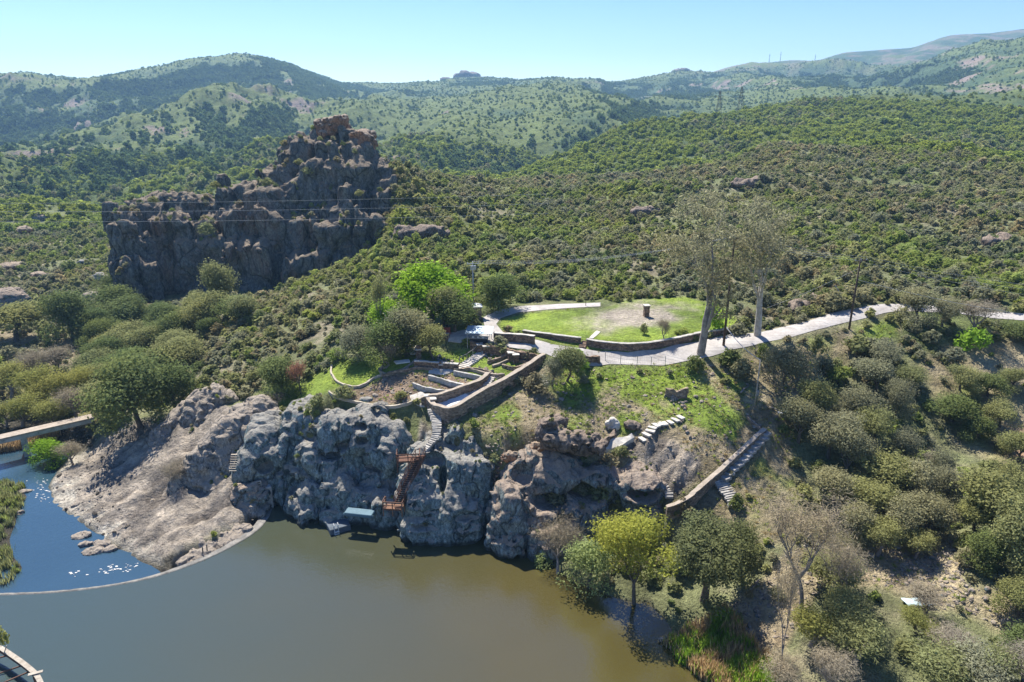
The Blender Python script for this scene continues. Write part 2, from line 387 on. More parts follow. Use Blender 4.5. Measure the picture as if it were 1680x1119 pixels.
# main mountain
tl(9, (-300, 330, 430), (0, 322, 440), (150, 325, 430), (300, 318, 430), (420, 310, 430), (540, 300, 440), (620, 292, 460), (720, 290, 480))
tl(9, (-200, 265, 620), (0, 262, 620), (110, 280, 560), (200, 250, 640), (330, 268, 580), (450, 240, 680), (540, 262, 600))
tl(18, (-200, 190, 1000), (0, 195, 1000), (120, 185, 1050), (250, 178, 1050), (340, 200, 950), (440, 182, 1100)); tl(13, (520, 208, 1100), (600, 185, 1400))
tl(.8, (-400, 118, 1700), (-200, 120, 1700), (0, 122, 1700), (60, 122, 1700), (100, 127, 1700), (130, 130, 1700), (163, 133, 1700), (182, 122, 1650), (205, 118, 1620), (240, 110, 1600), (270, 108, 1600), (300, 100, 1600), (345, 93, 1600), (370, 88, 1600), (400, 87, 1600), (430, 92, 1600), (470, 105, 1620), (500, 119, 1640), (525, 134, 1700), (560, 136, 2000), (600, 141, 2300), (660, 138, 2300), (730, 134, 2300), (750, 128, 2300), (765, 123, 2300), (785, 127, 2300), (805, 133, 2300), (850, 138, 2200), (870, 131, 2000), (895, 127, 1900), (930, 129, 1900), (960, 127, 1900), (975, 126, 1900), (1000, 137, 2000), (1020, 143, 2400), (1045, 143, 2500), (1065, 139, 2500), (1090, 123, 2400), (1110, 117, 2400), (1120, 115, 2400), (1150, 120, 2500), (1200, 108, 2600), (1230, 104, 2600), (1300, 97, 2700), (1340, 98, 2700), (1370, 88, 2700), (1400, 82, 2700), (1450, 78, 2700), (1500, 75, 2700), (1530, 64, 2700), (1560, 54, 2700), (1590, 53, 2700), (1620, 52, 2700), (1650, 48, 2700), (1680, 43, 2700), (1900, 30, 2700), (2200, 30, 2700))
NT = len(TL)

R0, R1 = 18.0, 3900.0
TH = R(57)
NC, NR = 1301, 1001
if QUICK: NC, NR = 701, 561
U0, U1 = math.log(R0), math.log(R1)
def to_uv(x, y):
    r = np.hypot(x, y)
    return (np.arctan2(x, y) + TH) / (2 * TH), (np.log(np.maximum(r, R0)) - U0) / (U1 - U0)
pts, zz, rr, edges = [], [], [], []
for L in TL:
    s = len(pts)
    for x, y, z, a in L:
        u, v = to_uv(x, y); pts.append(Vector((float(u), float(v)))); zz.append(z); rr.append(a)
    edges += [(s + i, s + i + 1) for i in range(len(L) - 1)]
P0 = np.array([[p.x, p.y] for p in pts]); Z0 = np.array(zz); A0 = np.array(rr)
# frame of the sheet: beyond the last ridge, beside the view and below the camera
frame = [(-.02, v) for v in np.linspace(0, 1, 14)] + [(1.02, v) for v in np.linspace(0, 1, 14)] + [(u, -.02) for u in np.linspace(0, 1, 9)]
for u, v in frame:
    q = np.argsort((P0[:, 0] - u) ** 2 + (P0[:, 1] - v) ** 2)[:3]
    pts.append(Vector((u, v))); zz.append(float(Z0[q].mean())); rr.append(float(A0[q].mean()))
for u in np.linspace(0, 1, 9): pts.append(Vector((u, 1.02))); zz.append(-60.0); rr.append(5)
tv, te, tf, ov, oe, of = delaunay_2d_cdt(pts, edges, [], 0, 1e-6)
tz, ta = [], []
for i, p in enumerate(tv):
    o_ = ov[i]
    if o_: tz.append(zz[o_[0]]); ta.append(rr[o_[0]])
    else:
        q = np.argsort((P0[:, 0] - p.x) ** 2 + (P0[:, 1] - p.y) ** 2)[:2]; tz.append(float(Z0[q].mean())); ta.append(float(A0[q].mean()))
gu = np.linspace(0, 1, NC); gv = np.linspace(0, 1, NR)
H = np.full((NR, NC), np.nan); AMP = np.zeros((NR, NC))
for f in tf:
    for k in range(1, len(f) - 1):
        i, j, l = f[0], f[k], f[k + 1]
        a, b, c = tv[i], tv[j], tv[l]
        det = (b.y - c.y) * (a.x - c.x) + (c.x - b.x) * (a.y - c.y)
        if abs(det) < 1e-14: continue
        c0 = max(0, int(math.floor(min(a.x, b.x, c.x) * (NC - 1)))); c1 = min(NC - 1, int(math.ceil(max(a.x, b.x, c.x) * (NC - 1))))
        r0 = max(0, int(math.floor(min(a.y, b.y, c.y) * (NR - 1)))); r1 = min(NR - 1, int(math.ceil(max(a.y, b.y, c.y) * (NR - 1))))
        if c1 < c0 or r1 < r0: continue
        X, Y = np.meshgrid(gu[c0:c1 + 1], gv[r0:r1 + 1])
        l0 = ((b.y - c.y) * (X - c.x) + (c.x - b.x) * (Y - c.y)) / det
        l1 = ((c.y - a.y) * (X - c.x) + (a.x - c.x) * (Y - c.y)) / det
        l2 = 1 - l0 - l1
        m = (l0 > -1e-6) & (l1 > -1e-6) & (l2 > -1e-6)
        z = l0 * tz[i] + l1 * tz[j] + l2 * tz[l]; am = l0 * ta[i] + l1 * ta[j] + l2 * ta[l]
        sub = H[r0:r1 + 1, c0:c1 + 1]; sub[m] = z[m]
        sub = AMP[r0:r1 + 1, c0:c1 + 1]; sub[m] = am[m]
bad = np.isnan(H)
if bad.any(): H[bad] = 0
def blur(A, n, wr=1.0, wc=1.0):
    for _ in range(n):
        p = np.pad(A, ((1, 1), (0, 0)), 'edge'); A = A + wr * .25 * (p[:-2] + p[2:] - 2 * A)
        p = np.pad(A, ((0, 0), (1, 1)), 'edge'); A = A + wc * .25 * (p[:, :-2] + p[:, 2:] - 2 * A)
    return A
GT = -TH + 2 * TH * gu; GR = np.exp(U0 + (U1 - U0) * gv)
GX = GR[:, None] * np.sin(GT)[None, :]; GY = GR[:, None] * np.cos(GT)[None, :]
RR = np.repeat(GR[:, None], NC, 1)
far = sstep(140, 260, RR)
H1 = blur(H, 2 if QUICK else 3, .8, 1.0); H2 = blur(H, 10 if QUICK else 26, .7, 1)
H = H1 * (1 - far) + H2 * far

def sample(A, x, y):
    u, v = to_uv(np.asarray(x, float), np.asarray(y, float))
    u = np.clip(u, 0, 1) * (NC - 1); v = np.clip(v, 0, 1) * (NR - 1)
    i = np.minimum(u.astype(int), NC - 2); j = np.minimum(v.astype(int), NR - 2); fu = u - i; fv = v - j
    return (A[j, i] * (1 - fu) + A[j, i + 1] * fu) * (1 - fv) + (A[j + 1, i] * (1 - fu) + A[j + 1, i + 1] * fu) * fv
def hz(x, y): return float(sample(H, x, y))
def hit(px, py, dmin=48, dmax=4000):
    "where the sight line of a photo pixel meets the ground"
    r = ray(px, py)
    d = np.exp(np.linspace(math.log(dmin), math.log(dmax), 1600))
    z = CAMZ + r[2] * d; h = sample(H, r[0] * d, r[1] * d)
    k = np.nonzero(z < h)[0]
    if len(k) == 0: return Vector((r[0] * dmax, r[1] * dmax, CAMZ + r[2] * dmax))
    k = max(k[0], 1); a, b = d[k - 1], d[k]
    for _ in range(18):
        m = (a + b) / 2
        if CAMZ + r[2] * m < sample(H, r[0] * m, r[1] * m): b = m
        else: a = m
    return Vector((r[0] * b, r[1] * b, CAMZ + r[2] * b))

def inpoly(X, Y, poly):
    poly = np.asarray(poly); m = np.zeros(X.shape, bool)
    bb = (X >= poly[:, 0].min()) & (X <= poly[:, 0].max()) & (Y >= poly[:, 1].min()) & (Y <= poly[:, 1].max())
    x = X[bb]; y = Y[bb]; c = np.zeros(x.shape, bool)
    for i in range(len(poly)):
        x1, y1 = poly[i]; x2, y2 = poly[(i + 1) % len(poly)]
        if y1 == y2: continue
        k = ((y1 > y) != (y2 > y)) & (x < (x2 - x1) * (y - y1) / (y2 - y1) + x1)
        c ^= k
    m[bb] = c; return m
def pix2w(poly): return [tuple(hit(px, py)[:2]) for px, py in poly]
def zone(*polys, soft=1):
    m = np.zeros(H.shape, bool)
    for p in polys: m |= inpoly(GX, GY, pix2w(p))
    return blur(m.astype(float), soft)

# surveyed areas (outlines given where they appear in the photo, turned into ground plan here)
ROAD_A = [(1690, 516), (1640, 512), (1600, 509), (1540, 502), (1480, 499), (1440, 500), (1400, 507), (1360, 516), (1320, 529), (1280, 538), (1240, 547), (1200, 549), (1150, 560), (1090, 572), (1030, 579), (970, 575), (905, 565), (860, 556), (825, 545), (814, 532), (822, 522), (850, 513), (900, 508), (985, 503), (985, 497), (920, 499), (860, 502), (815, 510), (792, 522), (795, 535), (765, 541), (735, 548), (735, 562), (775, 560), (812, 566), (850, 573), (896, 581), (950, 588), (1000, 598), (1090, 600), (1150, 588), (1200, 574), (1250, 563), (1300, 553), (1350, 539), (1400, 527), (1450, 514), (1480, 510), (1560, 513), (1620, 521), (1690, 527)]
LOOP = [(818, 533), (825, 524), (855, 515), (905, 510), (985, 505), (1010, 497), (1055, 490), (1130, 488), (1190, 505), (1215, 530), (1200, 546), (1150, 557), (1085, 570), (1030, 577), (965, 572), (905, 562), (860, 552), (828, 543)]
LAWN = [(545, 600), (546, 618), (554, 629), (583, 636), (600, 630), (618, 619), (638, 608), (660, 606), (680, 592), (650, 585), (600, 585), (560, 590)]
DIRT_T = [(540, 643), (575, 658), (608, 665), (640, 668), (688, 657), (720, 650), (785, 632), (740, 612), (690, 610), (640, 612), (600, 634), (560, 640)]
TERR = [(640, 585), (700, 580), (770, 575), (850, 588), (893, 592), (862, 612), (825, 634), (770, 660), (737, 683), (712, 674), (690, 657), (640, 668), (575, 658), (540, 643), (545, 600), (600, 585)]
GREEN_L = [(385, 690), (430, 640), (500, 625), (545, 590), (548, 640), (520, 655), (470, 675), (430, 690)]
PLATEAU = [(895, 598), (1000, 600), (1090, 600), (1150, 590), (1215, 600), (1240, 660), (1255, 704), (1215, 740), (1170, 780), (1100, 830), (1060, 780), (960, 750), (880, 755), (830, 750), (790, 715), (740, 700), (775, 680), (828, 652), (872, 622)]
SLOPE_R = [(1215, 580), (1300, 560), (1400, 535), (1480, 520), (1480, 545), (1400, 590), (1330, 620), (1300, 690), (1300, 780), (1330, 850), (1300, 900), (1200, 900), (1100, 870), (1180, 790), (1260, 710), (1240, 640)]
ROCKZ = [(88, 826), (84, 795), (117, 750), (200, 700), (300, 665), (350, 650), (400, 690), (445, 680), (480, 700), (460, 830), (440, 822), (395, 868), (275, 924), (235, 917), (180, 890), (140, 860)]
ROCK_B = [(690, 690), (720, 690), (735, 700), (700, 760), (670, 840), (650, 840), (660, 790), (685, 730)]
ROCK_C = [(1040, 710), (1090, 715), (1150, 755), (1150, 770), (1110, 815), (1060, 770), (1010, 740)]
BARE_R = [(1300, 900), (1370, 880), (1420, 900), (1460, 880), (1500, 860), (1580, 890), (1580, 960), (1680, 970), (1680, 1060), (1600, 1010), (1540, 1000), (1440, 960), (1350, 960), (1290, 1060), (1180, 1080), (1190, 1000), (1240, 960)]
OPEN_R = [(1500, 600), (1560, 556), (1700, 545), (1700, 780), (1640, 770), (1570, 720)]
TRACK = [(1150, 596), (1165, 600), (1200, 640), (1250, 668), (1290, 668), (1290, 690), (1240, 696), (1200, 668), (1160, 625)]
DIRT_R = [(1660, 700), (1700, 690), (1700, 800), (1670, 770)]
VALLEY = [(-100, 770), (100, 745), (150, 720), (160, 660), (150, 640), (190, 600), (120, 560), (0, 530), (-100, 560)]
zroad = zone(ROAD_A); zloop = zone(LOOP); zlawn = zone(LAWN); zterr = zone(TERR); zdirt = zone(DIRT_T); zgreen = zone(GREEN_L, soft=4)
zplat = zone(PLATEAU, soft=4); zslope = zone(SLOPE_R, soft=5); zrock = zone(ROCKZ, ROCK_B, ROCK_C, soft=3); zbare = zone(BARE_R, soft=6); zval = zone(VALLEY, soft=5); zopen = zone(OPEN_R, soft=6); zverge = zone([(px, py + 13) for px, py in ROAD_A if px > 1190], [(775, 505), (860, 496), (1000, 490), (1010, 520), (860, 530), (790, 545)], soft=2); zcorner = zone([(1270, 890), (1420, 925), (1500, 915), (1600, 960), (1690, 980), (1690, 1140), (1220, 1140), (1240, 960)], soft=5); ztrack = zone(TRACK, DIRT_R, soft=3)
calm = np.clip(np.maximum.reduce([zroad, zterr, zlawn]) * 1.0 + .75 * zloop, 0, 1)
NEARM = RR < 160
# relief: small rubble and hummocks near, spurs and ravines far away
w = RR < 900
n1 = fbm(GX / 7.0, GY / 7.0, o=4, seed=3); n2 = fbm(GX / 28.0, GY / 28.0, o=4, seed=9)
H += (1 - calm) * np.clip(AMP, 0, 3) * (.45 * n1 + 1.3 * n2 * sstep(115, 180, RR)) * (RR < 1200)
rz = zrock
a = R(38); xr = GX * math.cos(a) + GY * math.sin(a); yr = -GX * math.sin(a) + GY * math.cos(a)
RIB = fbm(xr / 8, yr / 2.2, o=4, seed=21, ridged=True)
H += rz * (RR < 140) * (1.0 * RIB + .25 * fbm(GX / 1.6, GY / 1.6, o=3, seed=22) - .15)
wx = GX + 60 * fbm(GX / 300, GY / 300, o=3, seed=31); wy = GY + 60 * fbm(GX / 300, GY / 300, o=3, seed=32)
rd = fbm(wx / 420, wy / 560, o=6, seed=40, ridged=True, gain=.55)
rd2 = fbm(wx / 120, wy / 150, o=5, seed=47, ridged=True, gain=.55)
FARM = sstep(340, 520, RR)
H += FARM * AMP * (4.9 * (rd - .12) * sstep(400, 1100, RR) + 1.0 * rd2 - .5)
mid = sstep(150, 200, RR) * (1 - sstep(640, 900, RR))
H += mid * AMP * 1.4 * fbm(GX / 55, GY / 55, o=4, seed=52, ridged=True)

# ---- ground colours: soils, grass and rock as they are, by place
gxp = np.pad(H, 1, 'edge')
dr = np.gradient(H, axis=0) / np.maximum(np.gradient(GR)[:, None], 1e-6); dt = np.gradient(H, axis=1) / (GR[:, None] * (2 * TH / (NC - 1)))
slope = np.hypot(dr, dt)
def C(*c): return np.array(c, np.float32)
def lerpc(A, B, t): return A * (1 - t[..., None]) + B * t[..., None]
f1 = fbm(GX / 11, GY / 11, o=5, seed=61); f2 = fbm(GX / 3.1, GY / 3.1, o=4, seed=66); f3 = fbm(GX / 45, GY / 45, o=4, seed=70)
base = lerpc(np.broadcast_to(C(.185, .195, .09), H.shape + (3,)), C(.27, .235, .15), sstep(-.1, .5, f1 + .4 * f2))
base = lerpc(base, C(.15, .18, .06), sstep(0, .5, f3 - .2 * f2))
grass = lerpc(np.broadcast_to(C(.25, .325, .045), H.shape + (3,)), C(.19, .26, .04), sstep(-.3, .3, f2))
dry = lerpc(np.broadcast_to(C(.38, .31, .19), H.shape + (3,)), C(.26, .21, .12), sstep(-.3, .3, f2))
rockc = lerpc(np.broadcast_to(C(.42, .355, .275), H.shape + (3,)), C(.22, .19, .155), sstep(-.3, .35, f2 + .3 * f1))
base = lerpc(base, lerpc(dry, grass, sstep(.05, .5, f1 + .35 * f2)), zslope * .9)
g_pl = sstep(-.22, .22, f1 + .45 * f2 - .16 + .22 * sstep(82, 94, GY))
base = lerpc(base, lerpc(dry * .85, grass, g_pl), zplat)
base = lerpc(base, lerpc(dry, grass * .9, sstep(.1, .5, f1)), zopen * .9); base = lerpc(base, lerpc(dry * 1.1, np.broadcast_to(C(.42, .28, .18), H.shape + (3,)), sstep(50, 60, GX)), ztrack * .9)
base = lerpc(base, grass, zgreen); base = lerpc(base, lerpc(grass, dry * .8, sstep(.2, .5, f1)), zterr)
cx = hit(1020, 520); pd = sstep(9, 3.5, np.hypot((GX - cx.x) / 1.25, GY - cx.y) + 7 * f1 + 3 * f2)
base = lerpc(base, lerpc(grass, C(.42, .36, .28), pd), zloop)
base = lerpc(base, lerpc(np.broadcast_to(C(.30, .21, .145), H.shape + (3,)), C(.20, .15, .10), sstep(-.2, .4, f2)), zdirt)
base = lerpc(base, grass * 1.05, zlawn)
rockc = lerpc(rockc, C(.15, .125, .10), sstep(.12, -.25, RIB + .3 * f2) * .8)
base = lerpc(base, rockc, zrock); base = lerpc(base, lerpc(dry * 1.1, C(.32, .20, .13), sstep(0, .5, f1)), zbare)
base = lerpc(base, lerpc(dry * .9, C(.17, .16, .06), sstep(-.1, .3, f1)), zval)
wet = sstep(.25, -.15, H) * (RR < 140)
base = lerpc(base, C(.07, .062, .045), wet * (1 - zrock))
pale = sstep(-.55, -.95, H) * zrock; base = lerpc(base, C(.50, .45, .36), pale)
# far slopes: grass on the spurs, oak scrub in the ravines, outcrops, shaded sides painted darker
fr = sstep(300, 480, RR)
scr = fbm(GX / 40, GY / 40, o=5, seed=80)
spur = 1.1 * rd + .6 * rd2
fc = lerpc(np.broadcast_to(C(.06, .095, .034), H.shape + (3,)), C(.115, .145, .036), sstep(.15, .75, spur + .5 * scr))
asp = np.clip((dt * np.cos(GT)[None, :] + dr * np.sin(GT)[None, :]) * -1, -1, 1)
asp = blur(asp, 3)
WOOD_SHADE = 1.25 * spur + .45 * scr - .12 - .8 * sstep(.02, .4, asp) + .35 * sstep(0, -.35, asp)  # ravine woods, plus aspect terms that darken right-facing slopes as painted shade
fc = lerpc(fc, C(.04, .075, .034), sstep(.16, -.2, WOOD_SHADE) * .85)
crag = sstep(.42, .62, scr * .5 + fbm(GX / 120, GY / 120, o=4, seed=90)) * sstep(.25, .5, slope)
fc = lerpc(fc, C(.25, .19, .15), crag)
redm = sstep(2200, 2600, RR); fc = lerpc(fc, lerpc(fc, C(.20, .15, .12), sstep(-.1, .3, scr)), redm * .7)
base = lerpc(base, fc, fr)
me = mesh_from("terrain", np.stack([GX, GY, H], -1).reshape(-1, 3), (lambda I: np.stack([I[:-1, :-1], I[:-1, 1:], I[1:, 1:], I[1:, :-1]], -1).reshape(-1, 4))(np.arange(NR * NC).reshape(NR, NC)), smooth=True)
setcol(me, "ground", base.reshape(-1, 3))
m, nt, p = newmat("ground")
at = nd(nt, "ShaderNodeAttribute"); at.attribute_name = "ground"
g = nd(nt, "ShaderNodeNewGeometry").outputs["Position"]
c = mix(nt, .55, at.outputs["Color"], ramp(nt, noise(nt, g, 1.9, 6, .7), [(.3, .18), (.7, .8)]), 'OVERLAY')
c = mix(nt, .6, c, ramp(nt, noise(nt, g, .12, 8, .8), [(.35, .12), (.65, .82)]), 'OVERLAY')
lk(nt, c, p.inputs["Base Color"])
b1 = bump(nt, p, noise(nt, g, .09, 8, .75), .9, 4.0); bump(nt, p, noise(nt, g, 2.5, 5, .7), .7, .25, b1)
terrain = tag(obj("ground", me, m), kind="structure")
# ------------------------------------------------------------------ water
def water_mat(name, c, rough, bumps, sky_tint=None):
    m, nt, p = newmat(name); g = nd(nt, "ShaderNodeNewGeometry").outputs["Position"]
    n = noise(nt, g, .03, 3)
    col_ = ramp(nt, n, [(.35, c), (.7, tuple(x * 1.25 for x in c))])
    if sky_tint:   # silt paints the blue sky reflection into the water colour toward the dam
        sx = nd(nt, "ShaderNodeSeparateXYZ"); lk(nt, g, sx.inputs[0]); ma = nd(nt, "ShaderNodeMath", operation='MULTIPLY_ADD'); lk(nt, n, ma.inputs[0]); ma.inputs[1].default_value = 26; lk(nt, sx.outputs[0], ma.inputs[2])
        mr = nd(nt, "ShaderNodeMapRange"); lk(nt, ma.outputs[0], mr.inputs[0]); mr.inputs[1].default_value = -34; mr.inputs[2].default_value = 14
        col_ = mix(nt, mr.outputs[0], sky_tint, col_)
    lk(nt, col_, p.inputs["Base Color"])
    p.inputs["Roughness"].default_value = rough; p.inputs["IOR"].default_value = 1.5
    p.inputs["Specular IOR Level"].default_value = .9
    prev = None
    for sc, st, di in bumps:
        prev = bump(nt, p, noise(nt, g, sc, 3, .6), st, di, prev)
    return m
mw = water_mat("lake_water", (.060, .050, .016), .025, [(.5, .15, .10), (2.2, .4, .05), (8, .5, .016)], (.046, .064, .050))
mw2 = water_mat("river_water", (.025, .055, .08), .08, [(1.5, .3, .08), (7, .5, .03)])
DAM = [PZ(px, py, .15) for px, py in ((446, 832), (438, 850), (420, 870), (385, 892), (345, 912), (300, 930), (240, 948), (170, 961), (90, 970), (0, 974), (-120, 974))]
def sheet(name, poly, z, mat):
    bm = bmesh.new(); bm.faces.new([bm.verts.new((x, y, z)) for x, y in poly]); bm.normal_update(); [f.normal_flip() for f in bm.faces if f.normal.z < 0]; bmesh.ops.triangulate(bm, faces=bm.faces)
    me = bpy.data.meshes.new(name); bm.to_mesh(me); bm.free(); return tag(obj(name, me, mat), kind="structure")
lake = [(p_[0], p_[1]) for p_ in DAM] + [(-120, 60), (-120, 22), (60, 22), (60, 110), (-20, 110), (-30, 82)]
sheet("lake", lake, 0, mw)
riv = [(p_[0], p_[1]) for p_ in DAM] + [(-125, 80), (-125, 130), (-50, 130), (-31, 86)]
sheet("river", riv, -1.5, mw2)
# ------------------------------------------------------------------ crags: solids carved from rounded masses, clefts and hollows
def surface_nets(F, org, h):
    s = F < 0; nx, ny, nz = F.shape
    idx = [(i, j, k) for i in (0, 1) for j in (0, 1) for k in (0, 1)]
    def sh(A, o): return A[o[0]:nx - 1 + o[0], o[1]:ny - 1 + o[1], o[2]:nz - 1 + o[2]]
    cnt = sum(sh(s, o).astype(np.int8) for o in idx)
    m = (cnt > 0) & (cnt < 8); ci = np.argwhere(m)
    acc = np.zeros((len(ci), 3)); n = np.zeros(len(ci))
    for a in range(8):
        for b in range(a + 1, 8):
            oa, ob = np.array(idx[a]), np.array(idx[b])
            if abs(oa - ob).sum() != 1: continue
            fa = F[ci[:, 0] + oa[0], ci[:, 1] + oa[1], ci[:, 2] + oa[2]]; fb = F[ci[:, 0] + ob[0], ci[:, 1] + ob[1], ci[:, 2] + ob[2]]
            c = (fa < 0) != (fb < 0); t = np.where(c, fa / np.where(c, fa - fb, 1), 0)
            acc += c[:, None] * (oa + (ob - oa) * t[:, None]); n += c
    V = (ci + acc / n[:, None]) * h + org
    vid = np.full(m.shape, -1, np.int64); vid[m] = np.arange(len(ci))
    Fs = []
    for ax in range(3):
        sl0 = [slice(1, -1)] * 3; sl1 = [slice(1, -1)] * 3
        sl0[ax] = slice(0, -1); sl1[ax] = slice(1, None)
        A, B = s[tuple(sl0)], s[tuple(sl1)]
        for sgn in (0, 1):
            e = np.argwhere((A & ~B) if sgn == 0 else (~A & B))
            if len(e) == 0: continue
            u, v = (ax + 1) % 3, (ax + 2) % 3
            b = e.copy(); b[:, u] += 1; b[:, v] += 1
            def at(du, dv):
                q = b.copy(); q[:, u] += du; q[:, v] += dv; return vid[q[:, 0], q[:, 1], q[:, 2]]
            q = np.stack([at(-1, -1), at(0, -1), at(0, 0), at(-1, 0)], -1)
            Fs.append(q if sgn == 0 else q[:, ::-1])
    Fq = np.concatenate(Fs); Fq = Fq[(Fq >= 0).all(1)]
    return V, Fq

def smin(a, b, k):
    h = np.clip(.5 + .5 * (b - a) / k, 0, 1); return b * (1 - h) + a * h - k * h * (1 - h)

def rock(name, blobs, h, mat, holes=(), k=1.2, rough=(1.0, 5.0), crack=(.7, 4.0), pits=0.0, boxes=(), aniso=(1, 1, 1), fine=.25, zmin=None, seed=0, parent=None, lay=0.0, local=True, vert=0.0):
    "blobs: (centre, radii); boxes: (centre, half sizes, rounding, turn about z)"
    h = h * (1.8 if QUICK else 1.0)
    pts_ = []
    for c, r in blobs: pts_ += [np.array(c) - r, np.array(c) + r]
    for c, r, ro, rz_ in boxes: q = np.hypot(r[0], r[1]); pts_ += [np.array(c) - (q, q, r[2]), np.array(c) + (q, q, r[2])]
    lo = np.min(pts_, 0) - 1.2 * rough[0] - .6; hi = np.max(pts_, 0) + 1.2 * rough[0] + .6
    if zmin is not None: lo[2] = max(lo[2], zmin)
    n = np.ceil((hi - lo) / h).astype(int) + 1
    ax = [lo[i] + np.arange(n[i]) * h for i in range(3)]
    X, Y, Zg = np.meshgrid(*ax, indexing='ij'); X = X.astype(np.float32); Y = Y.astype(np.float32); Zg = Zg.astype(np.float32)
    F = np.full(X.shape, 1e3, np.float32)
    for c, r in blobs:
        qx, qy, qz = (X - c[0]) / r[0], (Y - c[1]) / r[1], (Zg - c[2]) / r[2]
        k0 = np.sqrt(qx * qx + qy * qy + qz * qz); k1 = np.sqrt((qx / r[0]) ** 2 + (qy / r[1]) ** 2 + (qz / r[2]) ** 2)
        F = smin(F, k0 * (k0 - 1) / np.maximum(k1, 1e-4), k)
    for c, r, ro, rz_ in boxes:
        cc, ss = math.cos(rz_), math.sin(rz_)
        x = (X - c[0]) * cc + (Y - c[1]) * ss; y = -(X - c[0]) * ss + (Y - c[1]) * cc
        qx, qy, qz = np.abs(x) - r[0] + ro, np.abs(y) - r[1] + ro, np.abs(Zg - c[2]) - r[2] + ro
        d = np.sqrt(np.maximum(qx, 0) ** 2 + np.maximum(qy, 0) ** 2 + np.maximum(qz, 0) ** 2) + np.minimum(np.maximum(qx, np.maximum(qy, qz)), 0) - ro
        F = smin(F, d, k)
    band = np.abs(F) < 3 * rough[0] + 1.2
    x, y, z = X[band] * aniso[0], Y[band] * aniso[1], Zg[band] * aniso[2]
    g = F[band]
    g = g - rough[0] * 1.1 * fbm(x / rough[1], y / rough[1], z / rough[1], 3, seed + 1)
    g = g - crack[0] * (fbm(x / crack[1], y / crack[1], z / crack[1], 3, seed + 11, ridged=True) * -1 - .0)
    g = g + crack[0] * .9 * np.clip(1 - 9 * np.abs(vnoise(x / crack[1] * .8 + 3, y / crack[1] * .8, z / crack[1] * .45, seed + 17)), 0, 1)
    g = g - fine * 1.5 * fbm(x / (fine * 4), y / (fine * 4), z / (fine * 4), 3, seed + 23, ridged=True)
    if vert: g = g + vert * np.clip(1 - 5 * np.abs(vnoise(x / 4.5, y / 4.5, z / 16, seed + 61)), 0, 1) + vert * .6 * np.clip(1 - 6 * np.abs(vnoise(x / 2.2 + 9, y / 2.2, z / 5, seed + 63)), 0, 1)
    if lay: g = g + lay * vnoise(x / 14 + z * .02, y / 14, z / 1.9, seed + 31)
    if pits:
        g = g + pits * sstep(.42, .72, vnoise(x / 1.5, y / 1.5, z / 1.1, seed + 41))
    F[band] = g
    def surf(px, py, dd, rr):
        rv = ray(px, py); t = np.arange(60, 260, h * .5); Q = rv[None] * t[:, None] + np.array([0, 0, CAMZ]); I = np.round((Q - lo) / h).astype(int)
        ok = ((I >= 0) & (I < np.array(F.shape))).all(1); I = I[ok]; t = t[ok]; v = F[I[:, 0], I[:, 1], I[:, 2]] < 0
        return rv * (t[np.argmax(v)] if v.any() else dd) + np.array([0, 0, CAMZ]) + np.array([0, rr[1] * .35, 0])
    for hh_ in holes:
        if len(hh_) == 4: c = surf(*hh_[0:2], hh_[2], hh_[3]); r = hh_[3]
        else: c, r = hh_
        m = (np.abs(X - c[0]) < r[0] * 1.5) & (np.abs(Y - c[1]) < r[1] * 1.5) & (np.abs(Zg - c[2]) < r[2] * 1.5)
        qx, qy, qz = (X[m] - c[0]) / r[0], (Y[m] - c[1]) / r[1], (Zg[m] - c[2]) / r[2]
        k0 = np.sqrt(qx * qx + qy * qy + qz * qz) + .12 * vnoise(X[m], Y[m], Zg[m], seed + 51)
        F[m] = -smin(-F[m], (k0 - 1) * min(r), .35)
    F[0] = F[-1] = 1; F[:, 0] = F[:, -1] = 1; F[:, :, 0] = F[:, :, -1] = 1
    V, Fq = surface_nets(F, lo, h)
    c0 = np.array([(lo[0] + hi[0]) / 2, (lo[1] + hi[1]) / 2, lo[2]])
    me = mesh_from(name, V - (c0 if local else 0), Fq, smooth=True)
    o = obj(name, me, mat, parent)
    if local: o.location = c0
    return o

